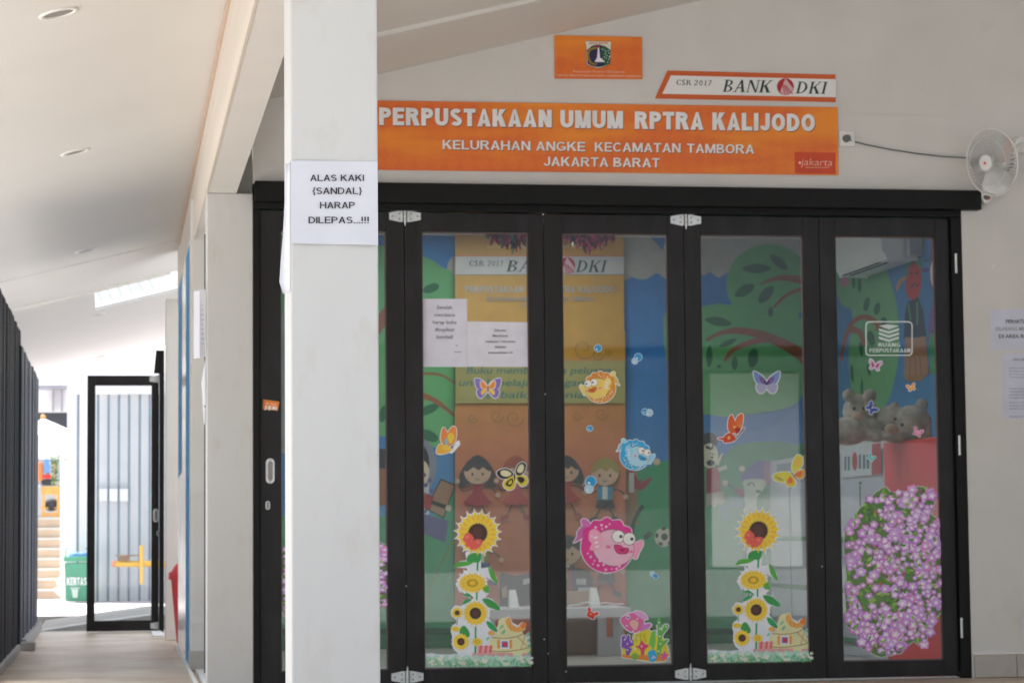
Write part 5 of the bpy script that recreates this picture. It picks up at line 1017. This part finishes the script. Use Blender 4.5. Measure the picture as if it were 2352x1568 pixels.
cb = MB(); cb.tube([onY(x, y, 16.1) + Vector((0, 0, .012)) for x, y in ((1304, 1394), (1330, 1391), (1352, 1386), (1360, 1392), (1390, 1388), (1415, 1391), (1432, 1390))], .004, 6)
cb.build('white_cable', 'whitepl', label='loose white cable lying along the table edge', cat='cable')

# lockers along the right wall, red cabinet, bears, air conditioner
XF = XC - .45
lk = empty('steel_lockers', (XF, 15.0, 0), 'grey-blue steel lockers with green trim along the room side wall', 'lockers')
LY0, LY1, LZ = 14.66, 17.45, 1.27
LZ = onX(1763, 1058, XF).z
MB().box(XF + .012, XC - .01, LY0 + .02, LY1, 0, LZ).build('carcass', 'locker', lk)
nD = 5; dyd = (LY1 - LY0) / nD; rows = [.10, .42, .76, LZ - .20]
for i in range(nD):
    for j in range(3):
        MB().box(XF, XF + .011, LY0 + i * dyd + .018, LY0 + (i + 1) * dyd - .018, rows[j] + .015, rows[j + 1] - .015).build('locker_door', 'locker', lk, .002)
for z in rows[:3]: MB().box(XF - .004, XF + .0115, LY0, LY1, z - .014, z + .014).build('trim_rail', 'lockerg', lk)
for i in range(nD + 1): MB().box(XF - .001, XF + .0115, LY0 + i * dyd - .008, LY0 + i * dyd + .008, .1, LZ - .2).build('trim_post', 'lockerg', lk)
st_ = Art('X', XF - .001, .0004)
T = crop(3300, 1750, 1.598)
st_.slab([(1560, 1085), (1560, 1140), (2008, 1080), (2008, 1010)] if False else mapl(T, [(110, 75), (300, 42), (300, 238), (115, 255)]), (190, 196, 200), .003)
st_.add(mapl(T, [(300, 40), (358, 32), (358, 232), (300, 238)]), (170, 40, 44))
for x in (125, 148): st_.add(mapl(T, [(x, 120), (x + 12, 118), (x + 12, 208), (x, 210)]), (60, 100, 110))
st_.add(mapl(T, ell(192, 150, 17, 60)), (170, 50, 60))
for x in (218, 245, 270): st_.add(mapl(T, [(x, 108), (x + 14, 106), (x + 14, 196), (x, 198)]), (60, 100, 110))
st_.build('name_strip', None, lk)
T4 = crop(2750, 1500, 2.24)
st_ = Art('X', XF - .001, .0004); st_.slab(mapl(T4, [(740, 770), (1100, 708), (1100, 880), (740, 925)]), (176, 180, 186), .003); st_.add(mapl(T4, [(800, 800), (1000, 770), (1000, 850), (800, 875)]), (120, 134, 140)); st_.build('name_strip', None, lk)
MB().box(XF - .02, XC - .01, 13.60, LY0 - .02, 0, onY(2090, 1017, LY0 - .02).z).build('red_cabinet', 'redcab', None, .005, label='plain red cabinet behind the petunia sticker', cat='cabinet')
# move cabinet front to the measured place
rc = bpy.data.objects['red_cabinet']
def bear(name, parts, label):
    m = MB()
    for (c, r, sc) in parts: m.sphere(c, r, 0, 20, sc)
    o = m.build(name, 'fur', label=label, cat='soft toy', group='toy bears on the lockers')
    r_ = o.modifiers.new('r', 'REMESH'); r_.mode = 'VOXEL'; r_.voxel_size = .010; s_ = o.modifiers.new('s', 'SMOOTH'); s_.iterations = 4; return o
Zt = LZ
def q(x, y, Y): p = onY(x, y, Y); return (p.x, Y, p.z)
k_ = 14.5 / FPX
bear('toy_bear', [(q(1975, 945, 14.5), 42 * k_, (1, 1, 1)), (q(1945, 990, 14.4), 45 * k_, (1.2, 1, .75)), (q(1995, 985, 14.45), 36 * k_, (1, 1, .8)), (q(1998, 908, 14.42), 17 * k_, (1, .6, 1)), (q(1950, 908, 14.42), 17 * k_, (1, .6, 1)), (q(2012, 1000, 14.35), 22 * k_, (1.2, 1, .7))], 'left grey toy bear slumped on top of the lockers')
bear('toy_bear', [(q(2095, 972, 14.35), 46 * k_, (1.05, 1, .95)), (q(2045, 962, 14.4), 34 * k_, (1, 1, 1)), (q(2118, 928, 14.35), 15 * k_, (1, .6, 1)), (q(2055, 935, 14.35), 13 * k_, (1, .6, 1)), (q(2062, 1000, 14.3), 30 * k_, (1.4, 1, .6)), (q(2120, 998, 14.3), 22 * k_, (1, 1, .8))], 'right brownish toy bear lying above the red cabinet')
b1_ = bpy.data.objects['toy_bear']; b2_ = bpy.data.objects['toy_bear.001']
for par, mz, ey in ((b1_, (1972, 958), ((1962, 938), (1984, 938))), (b2_, (2048, 985), ((2072, 975), (2056, 962)))):
    Yq = 14.36 if par is b1_ else 14.22
    MB().sphere(q(*mz, Yq), .042, 0, 16, (1.1, .7, .8)).build('muzzle', 'tan', par)
    for e_x in ey: MB().sphere(q(*e_x, Yq - .02), .011, 0, 10).build('eye', 'dark', par)
ac = empty('air_conditioner', onX(1990, 590, XC), 'pale wall air conditioner at the top of the rightmost door', 'air conditioner')
ya = onX(2042, 590, XC - .2).y
A0 = onX(2040, 560, XC - .22)
zb = onX(2045, 592, XC - .22).z
MB().prism([(XC - .002, ya, zb), (XC - .20, ya, zb), (XC - .24, ya, zb + .07), (XC - .24, ya, zb + .26), (XC - .20, ya, zb + .30), (XC - .002, ya, zb + .30)], (0, 1.1, 0)).build('housing', 'whitepl', ac, .01)
for q_ in (0, 1): MB().box(XC - .215 + .05 * q_, XC - .195 + .05 * q_, ya + .18, ya + 1.0, zb - .004, zb + .0).build('air_slot', 'dark', ac)
MB().box(XC - .09, XC - .004, ya - .10, ya - .02, zb + .02, 2.97).build('pipe_cover', 'grey', ac)
pc = Art('X', XC - .004, .0004); pc.slab(mapl(crop(3300, 850, 1.651), [(98, 345), (150, 345), (158, 480), (100, 490)]), (186, 120, 140), .001); pc.add(mapl(crop(3300, 850, 1.651), [(98, 362), (138, 362), (138, 400), (98, 400)]), (200, 200, 206)); pc.build('small_poster', label='small pink and white poster below the air conditioner', cat='poster')

# tinsel garlands
def tinsel(x0, x1, y0, y1, seed, label):
    random.seed(seed); m = MB(); n = 300
    for i in range(n):
        t = random.random(); x = x0 + (x1 - x0) * t; y = y0 - 18 + random.random() * 14
        p = onY(x, y, 13.45 + random.uniform(-.05, .05)); L = (y1 - y0 + 14) / FPX * 13.4 * random.uniform(.35, 1.15) * (1 - .5 * abs(2 * t - 1)); w_ = random.uniform(.005, .014)
        d = Vector((random.uniform(-.5, .5), random.uniform(-.6, .6), -1)).normalized(); s_ = Vector((random.uniform(-1, 1), random.uniform(-1, 1), .1)).normalized() * w_
        k = p + d * L * .5 + Vector((random.uniform(-.012, .012), random.uniform(-.012, .012), 0)); e = p + d * L
        m.add([p - s_, p + s_, k + s_, k - s_, e + s_ * .5, e - s_ * .5], [(0, 1, 2, 3), (3, 2, 4, 5)], 1 if random.random() < .22 else 0)
    m.build('tinsel_garland', ['pink', 'tgreen'], label=label, cat='garland', group='pink tinsel inside the doors')
tinsel(1122, 1222, 530, 572, 1, 'pink tinsel tuft at the top of the second door'); tinsel(1290, 1412, 532, 576, 2, 'pink tinsel tuft at the top of the middle door')

# ================================================================== FAR END OF THE CORRIDOR
YF = 21.3
fdr = empty('open_glass_door', onZ(285, 1450, 0), 'open black framed glass door at the far end of the corridor', 'door')
def P(x, y): p = onY(x, y, YF); return p
x0, x1, x2, x3 = P(199.5, 1200).x, P(218, 1200).x, P(347.5, 1200).x, P(364.5, 1200).x
z0, z1, z2, z3 = P(280, 1448.5).z, P(280, 1424).z, P(280, 885).z, P(280, 862).z
MB().box(x0, x1, YF, YF + .05, z0, z3).box(x2, x3, YF, YF + .05, z0, z3).box(x1, x2, YF, YF + .05, z0, z1).box(x1, x2, YF, YF + .05, z2, z3).build('door_frame', 'black', fdr, .003)
MB().add([(x1, YF + .025, z1), (x2, YF + .025, z1), (x2, YF + .025, z2), (x1, YF + .025, z2)], [(0, 1, 2, 3)]).build('glass_pane', 'glassf', fdr)
jx = P(376.5, 1200).x
MB().box(x3 + .004, jx, YF - .1, YF + .12, 0.001, P(370, 806).z).build('jamb', 'blackj', fdr, .003)
MB().prism([(P(353, 858).x, YF - .12, P(353, 858).z), (x3 + .003, YF - .12, P(365, 858).z), (x3 + .003, YF - .12, P(365, 806).z), (P(358, 806).x, YF - .12, P(358, 806).z)], (0, .1, 0)).build('track_end', 'blackj', fdr)
for (x, y) in ((357, 870), (359, 1436)):
    c = P(x, y); MB().prism([(c.x - .05, YF - .001, c.z - .022), (c.x + .03, YF - .001, c.z - .034), (c.x + .03, YF - .001, c.z + .034), (c.x - .05, YF - .001, c.z + .022)], (0, -.006, 0)).tube([(c.x + .035, YF - .006, c.z - .055), (c.x + .035, YF - .006, c.z + .055)], .008, 8).build('hinge', 'steel', fdr)
flush_handle(358, 1183, .023, .058, YF - .001, fdr); flush_handle(363, 1224, .012, .022, YF - .001, fdr, 'lock_cylinder')
box('door_sill_block', P(350, 1).x, .36, 20.2, 21.15, .0, .012, 'white', kind='structure')
# red bin
c = onZ(424, 1474, 0); cx_, cy_ = .565, 18.75
rb = empty('red_bin', (cx_, cy_, 0), 'tall red plastic bin half hidden by the striped wall', 'bin')
xl = onY(392.5, 1332, cy_).x; rt = cx_ - xl; rbm = cx_ - onY(405, 1470, cy_).x; zr = onY(392, 1330, cy_).z; zr2 = onY(392, 1313, cy_).z; zp = onY(409, 1283, cy_).z
MB().tube([(cx_, cy_, .001), (cx_, cy_, .02), (cx_, cy_, zr)], [rbm * .93, rbm, rt], 28).build('body', 'red', rb)
MB().tube([(cx_, cy_, zr), (cx_, cy_, zr2)], [rt + .02, rt + .016], 28).build('rim', 'red', rb)
MB().tube([(cx_, cy_, zr2), (cx_, cy_, zr2 + .045), (cx_, cy_, zp + .02), (cx_, cy_, zp + .05)], [rt, rt * .86, rt * .42, rt * .2], 28).build('swing_lid', 'red', rb)
box('bin_stand_shadow_mat', cx_ - .01, cx_ + .01, cy_ - .01, cy_ + .01, -.002, -.001, 'concrete', rb) if False else None
# ramp and step beyond the door
m = MB(); m.prism([onY(x, y, 24.2) for x, y in ((84, 1470), (84, 1449), (200, 1431), (345, 1411), (400, 1411), (400, 1470))], (0, 3, 0)); struct('ramp', m, 'concrete')
m = MB(); m.prism([onY(x, y, 24.19) for x, y in ((84, 1450.5), (200, 1432.5), (345, 1412.5), (345, 1409.5), (200, 1429), (84, 1447))], (0, .12, 0)); struct('ramp_edge', m, 'white')
struct('step_face', MB().box(-30, 10, 28.38, 28.415, -.36, -.085), 'concrete')
# slatted white wall
YW = 34.5
sw2 = empty('barred_wall', onZ(250, 1382, -.09), 'white wall behind slim vertical blue-grey bars, beyond the glass door', 'wall')
wl = onY(153, 1200, YW).x; zt_ = onY(200, 906, YW).z; ztt = onY(200, 874, YW).z
MB().box(wl, 3.5, YW + .06, YW + .26, -.09, zt_).build('wall_body', 'whitew', sw2)
MB().box(wl + .0, 3.5, YW - .04, YW + .3, zt_ + .001, ztt).build('top_beam', 'white', sw2)
shd = None; xb = []
sp = onY(248.7, 1200, YW).x - onY(224.5, 1200, YW).x; xq = onY(178.5, 1200, YW).x; k = 0
xb = [onY(x, 1200, YW).x for x in (178.5, 224.5, 248.7, 272.5, 296, 320.5, 343.5)] + [onY(343.5, 1200, YW).x + sp * i for i in range(1, 5)]
for x in xb:
    if shd is None: o = MB().box(xb[0] - .016, xb[0] + .016, YW - .03, YW, -.09, zt_).build('bar', 'bars', sw2); shd = o.data
    else: o = bpy.data.objects.new('bar', shd); COL.objects.link(o); o.parent = sw2; o.location = (x - xb[0], 0, 0)
# yellow pipe
yp = empty('yellow_pipe', onY(305, 1294, 33.8), 'yellow pipe and valve seen through the far glass door', 'pipe')
q0, q1 = onY(266, 1294, 33.8), onY(385, 1294, 33.8); rr_ = .042
MB().tube([q0, q1], rr_, 14).build('main_pipe', 'yellow', yp); MB().tube([q0 - Vector((.05, 0, 0)), q0], [rr_ * .9, rr_ * 1.15], 14).build('end_cap', 'orange', yp)
v0, v1 = onY(325, 1252, 33.7), onY(325, 1340, 33.7); MB().tube([v0, v1], .026, 12).build('upright_pipe', 'yellow', yp)
u0, u1 = onY(274, 1288, 33.8), onY(297, 1277, 33.8); MB().box(u0.x, u1.x, 33.75, 33.85, u0.z, u1.z).build('valve_box', 'brown', yp); MB().box(u0.x - .05, u1.x + .15, 33.72, 33.88, u1.z + .001, u1.z + .02).build('valve_plate', 'brown', yp)
# white panels that imitate reflections in the far door glass
for (x0_, x1_) in ((228, 246), (251, 270), (275, 294)):
    a_, b_ = onY(x0_, 1150, 34.4), onY(x1_, 1122, 34.4); box('reflection_panel', a_.x, b_.x, 34.42, 34.45, a_.z, b_.z, 'white', label={228: 'left', 251: 'middle', 275: 'right'}[x0_] + ' small white panel imitating a reflection in the far door glass', cat='reflection')
# green wheeled bin KERTAS
gb = empty('green_bin', onZ(176, 1382, -.09), 'green waste bin lettered KERTAS in white beside the bars', 'bin')
YK = 33.9
def Q(x, y): return onY(x, y, YK)
bt = [Q(150, 1380), Q(199, 1380), Q(202, 1290), Q(147, 1290)]
b0 = Vector((0, .34, 0)); m = MB()
lo = [(Q(150, 1380).x, YK, Q(150, 1380).z), (Q(203, 1380).x, YK, Q(150, 1380).z), (Q(203, 1380).x, YK + .3, Q(150, 1380).z), (Q(150, 1380).x, YK + .3, Q(150, 1380).z)]
hi = [(Q(147.5, 1292).x, YK - .03, Q(150, 1292).z), (Q(206, 1292).x, YK - .03, Q(150, 1292).z), (Q(206, 1292).x, YK + .36, Q(150, 1292).z), (Q(147.5, 1292).x, YK + .36, Q(150, 1292).z)]
m.add(lo + hi, [(3, 2, 1, 0), (4, 5, 6, 7), (0, 1, 5, 4), (1, 2, 6, 5), (2, 3, 7, 6), (3, 0, 4, 7)]); m.build('body', 'green', gb, .01)
MB().box(Q(146, 1290).x, Q(207.5, 1290).x, YK - .05, YK + .38, Q(1, 1291).z, Q(1, 1279).z).build('rim', 'green', gb, .006)
m = MB(); m.tube([Q(150, 1280), Q(150, 1262), Q(156, 1258)], .012, 8); m.tube([Q(203, 1280), Q(203, 1262), Q(197, 1258)], .012, 8); m.build('handle', 'green', gb)
m = MB(); m.sphere(Q(172, 1278) + Vector((0, .15, 0)), .085, 0, 14, (1.1, .8, .8)); m.sphere(Q(190, 1276) + Vector((0, .15, 0)), .07, 0, 14, (1, .8, .8)); m.build('bag_liner', 'bluec', gb)
s = Art('Y', YK - .036, .0006); sans(s, 'KERTAS', 153.5, 1325, 199, 1343, (236, 240, 236), .22); s.add([(164, 1352), (180, 1352), (178, 1372), (167, 1372)], (200, 222, 206)); s.add(rect(161, 1348, 183, 1350.5), (200, 222, 206)); s.build('lettering', None, gb)
# stairs
srt = empty('outdoor_stair', onY(115, 1382, 36), 'tiled stair climbing beyond the fence, left of the green bin', 'stairs')
ysx = [1380, 1353, 1328, 1305, 1281, 1258, 1234.5, 1211.5, 1188]
prev = None; YS = 36.0; zprev = onY(115, 1384, YS).z
for i in range(8):
    Yi = YS + .28 * i; zt2 = onY(115, ysx[i + 1], Yi).z; xl_, xr_ = onY(60, 1200, Yi).x, onY(140, 1200, Yi).x
    MB().box(xl_, xr_, Yi, Yi + .5, zprev if i else -.09, zt2 - .03).build('riser', 'bread', srt); MB().box(xl_, xr_ + .01, Yi - .02, Yi + .5, zt2 - .0295, zt2).build('tread', 'bread2', srt); zprev = zt2 - .03
ZT = onY(115, 1189, 38.2).z
box('stair_landing', onY(40, 1, 38.2).x, onY(140, 1, 38.2).x, 38.4, 46, ZT - .2, ZT, 'bread2', kind='structure')
rl = empty('white_railing', onY(146, 1370, 35.8), 'white painted stair railing between the stair and the barred wall', 'railing')
for x in (141, 146.5, 151): MB().tube([onY(x, 1372, 35.8), onY(x, 1062, 35.8)], .014, 8).build('post', 'white', rl)
MB().tube([onY(138, 1058, 35.8), onY(153, 1064, 35.8)], .022, 8).build('top_rail', 'white', rl)
m = MB(); m.prism(mapl(lambda x, y: onY(x, y, 35.6), [(136, 1368), (122, 1352), (134, 1345), (128, 1335), (142, 1318), (150, 1330), (150, 1368)]), (0, .1, 0)); m.build('folded_sheets', 'white', label='crumpled white sheets piled at the foot of the stair', cat='rubbish')
# things on the landing
ch = empty('wooden_chair', onY(118, 1189, 38.5), 'yellow wooden chair at the top of the outdoor stair', 'chair')
Yc = 38.6
def C(x, y): return onY(x, y, Yc)
for x in (100, 134): a_ = C(x, 1189); b_ = C(x, 1117); MB().box(a_.x - .022, a_.x + .022, Yc, Yc + .04, ZT, b_.z).build('back_post', 'wood', ch)
for (ya_, yb_) in ((1117, 1136), (1178, 1186)): MB().box(C(101, 1).x, C(137, 1).x, Yc + .005, Yc + .03, C(1, yb_).z, C(1, ya_).z).build('back_rail', 'wood', ch)
MB().box(C(96, 1).x, C(137, 1).x, Yc + .05, Yc + .4, C(1, 1168).z, C(1, 1165).z).build('seat', 'wood', ch)
m = MB(); m.sphere(C(118, 1158) + Vector((0, .12, 0)), .12, 0, 14, (1, .8, .85)); m.build('dark_bag', 'dark', label='dark round bag on the wooden chair', cat='bag')
for (x0_, x1_, y0_, y1_, mt_, lb, nm, ct) in ((88, 98, 1060, 1105, 'orangec', 'orange-clad stall goods under the white canopy', 'orange_bundle', 'bundle'), (100, 114, 1052, 1085, 'bluec', 'blue goods hanging under the white canopy', 'blue_bundle', 'bundle'), (94, 126, 1100, 1113, 'dark', 'dark tabletop behind the wooden chair', 'dark_board', 'table'), (99, 118, 1088, 1099, 'red', 'red things on the stall table', 'red_bundle', 'bundle'), (86, 134, 1114, 1185, 'grey', 'grey low cupboard behind the wooden chair', 'grey_cupboard', 'cupboard')):
    a_, b_ = onY(x0_, y1_, 40), onY(x1_, y0_, 40); MB().box(a_.x, b_.x, 40, 40.3, a_.z, b_.z).build(nm, mt_, None, .03, label=lb, cat=ct)
pl = empty('potted_plant', onY(125, 1110, 39.5), 'green leafy plant beside the stall', 'plant'); random.seed(9)
m = MB()
for i in range(140):
    c = onY(random.gauss(126, 5), random.uniform(1050, 1118), 39.5 + random.uniform(-.1, .1)); d = Vector((random.uniform(-1, 1), random.uniform(-1, 1), random.uniform(-.4, 1))).normalized() * .05; s_ = d.orthogonal().normalized() * .018
    m.add([c, c + d * .5 + s_, c + d, c + d * .5 - s_], [(0, 1, 2, 3)])
m.build('leaves', 'leafg', pl); MB().tube([onY(126, 1189, 39.5), onY(126, 1060, 39.5)], .012, 6).build('stem', 'wood', pl)
cn = empty('canopy_tent', onY(100, 1045, 44), 'white peaked canopy tent behind the stair', 'canopy')
pk = onY(99, 960, 44); e_ = [onY(40, 1040, 43), onY(178, 1040, 43), onY(178, 1030, 46), onY(40, 1030, 46)]
m = MB(); m.add([pk] + [Vector((v.x, v.y, v.z + (onY(100, 1003, 44).z - onY(100, 1040, 44).z))) for v in e_], [(0, 1, 2), (0, 2, 3), (0, 3, 4), (0, 4, 1)]); m.build('roof_cloth', 'white', cn)
m = MB(); t0 = onY(1, 1003, 44).z; t1 = onY(1, 1046, 44).z
for i in range(4):
    a_, b_ = e_[i], e_[(i + 1) % 4]; m.add([(a_.x, a_.y, t1), (b_.x, b_.y, t1), (b_.x, b_.y, t0), (a_.x, a_.y, t0)], [(0, 1, 2, 3)])
m.build('valance', 'white', cn); MB().sphere(pk + Vector((0, 0, .02)), .05, 0, 10).build('finial', 'wood', cn)
for v in e_: MB().tube([(v.x, v.y, ZT - .2), (v.x, v.y, t1)], .03, 8).build('pole', 'white', cn)
# back building
bb = empty('back_building', onY(110, 1189, 58), 'pale building with dark recessed band and grey sheet roof behind the tent', 'building')
YBk = 58
def Bx(nm, x0_, x1_, y0_, y1_, mt_, dy=0, d=.4): a_, b_ = onY(x0_, y1_, YBk + dy), onY(x1_, y0_, YBk + dy); return MB().box(a_.x, b_.x, YBk + dy, YBk + dy + d, a_.z, b_.z).build(nm, mt_, bb)
Bx('upper_wall', 40, 260, 893, 946, 'white', 0, 3); Bx('dark_recess', 40, 260, 947, 1010, 'roofd', .3, .3); Bx('lower_wall', 40, 260, 1011, 1330, 'ground', .2, .3)
for x in (120, 140): Bx('downpipe', x, x + 4, 895, 944, 'roofg', -.15, .12)
Bx('gutter', 40, 400, 884, 892, 'roofg', -.5, .5)
m = MB(); e0 = onY(30, 884, YBk - .5); e1_ = onY(420, 884, YBk - .5); 
zt4 = onY(200, 856, YBk + 5).z; n = 60
for i in range(n):
    xa = e0.x + (e1_.x - e0.x) * i / n; xb_ = e0.x + (e1_.x - e0.x) * (i + 1) / n; xm = (xa + xb_) / 2
    m.add([(xa, YBk - .5, e0.z), (xm, YBk - .5, e0.z + .05), (xb_, YBk - .5, e0.z), (xb_, YBk + 5, zt4), (xm, YBk + 5, zt4 + .05), (xa, YBk + 5, zt4)], [(0, 1, 4, 5), (1, 2, 3, 4)])
m.build('sheet_roof', 'roofg', bb)

# ================================================================== ACROSS THE YARD (seen mirrored in the door glass)
ob = empty('opposite_hall', (8, -24, 0), 'pale hall with a dark roof across the yard, mirrored in the door glass', 'building')
MB().box(-14, 30, -24.4, -24, -.02, 4.7).build('front_wall', 'hallw', ob)
MB().prism([(-15, -22.6, 4.35), (31, -22.6, 4.35), (31, -32, 9.5), (-15, -32, 9.5)], (0, 0, .2)).build('roof', 'roofd', ob)
MB().box(-15, 31, -22.75, -22.6, 4.08, 4.6).build('eaves_board', 'roofd', ob)
def mirp(x, y): return onY(x, y, 26 + 23.95)
a_, b_ = mirp(1640, 1232), mirp(1836, 846)
MB().box(a_.x, b_.x, -23.98, -23.9, .02, 4.1).build('white_door', 'whitew', ob)
MB().box(b_.x + .1, b_.x + 3.2, -23.98, -23.9, .6, 2.6).build('window', 'grey', ob)
MB().box(-10, -4, -23.98, -23.9, .3, 3.2).build('white_door', 'white', ob)
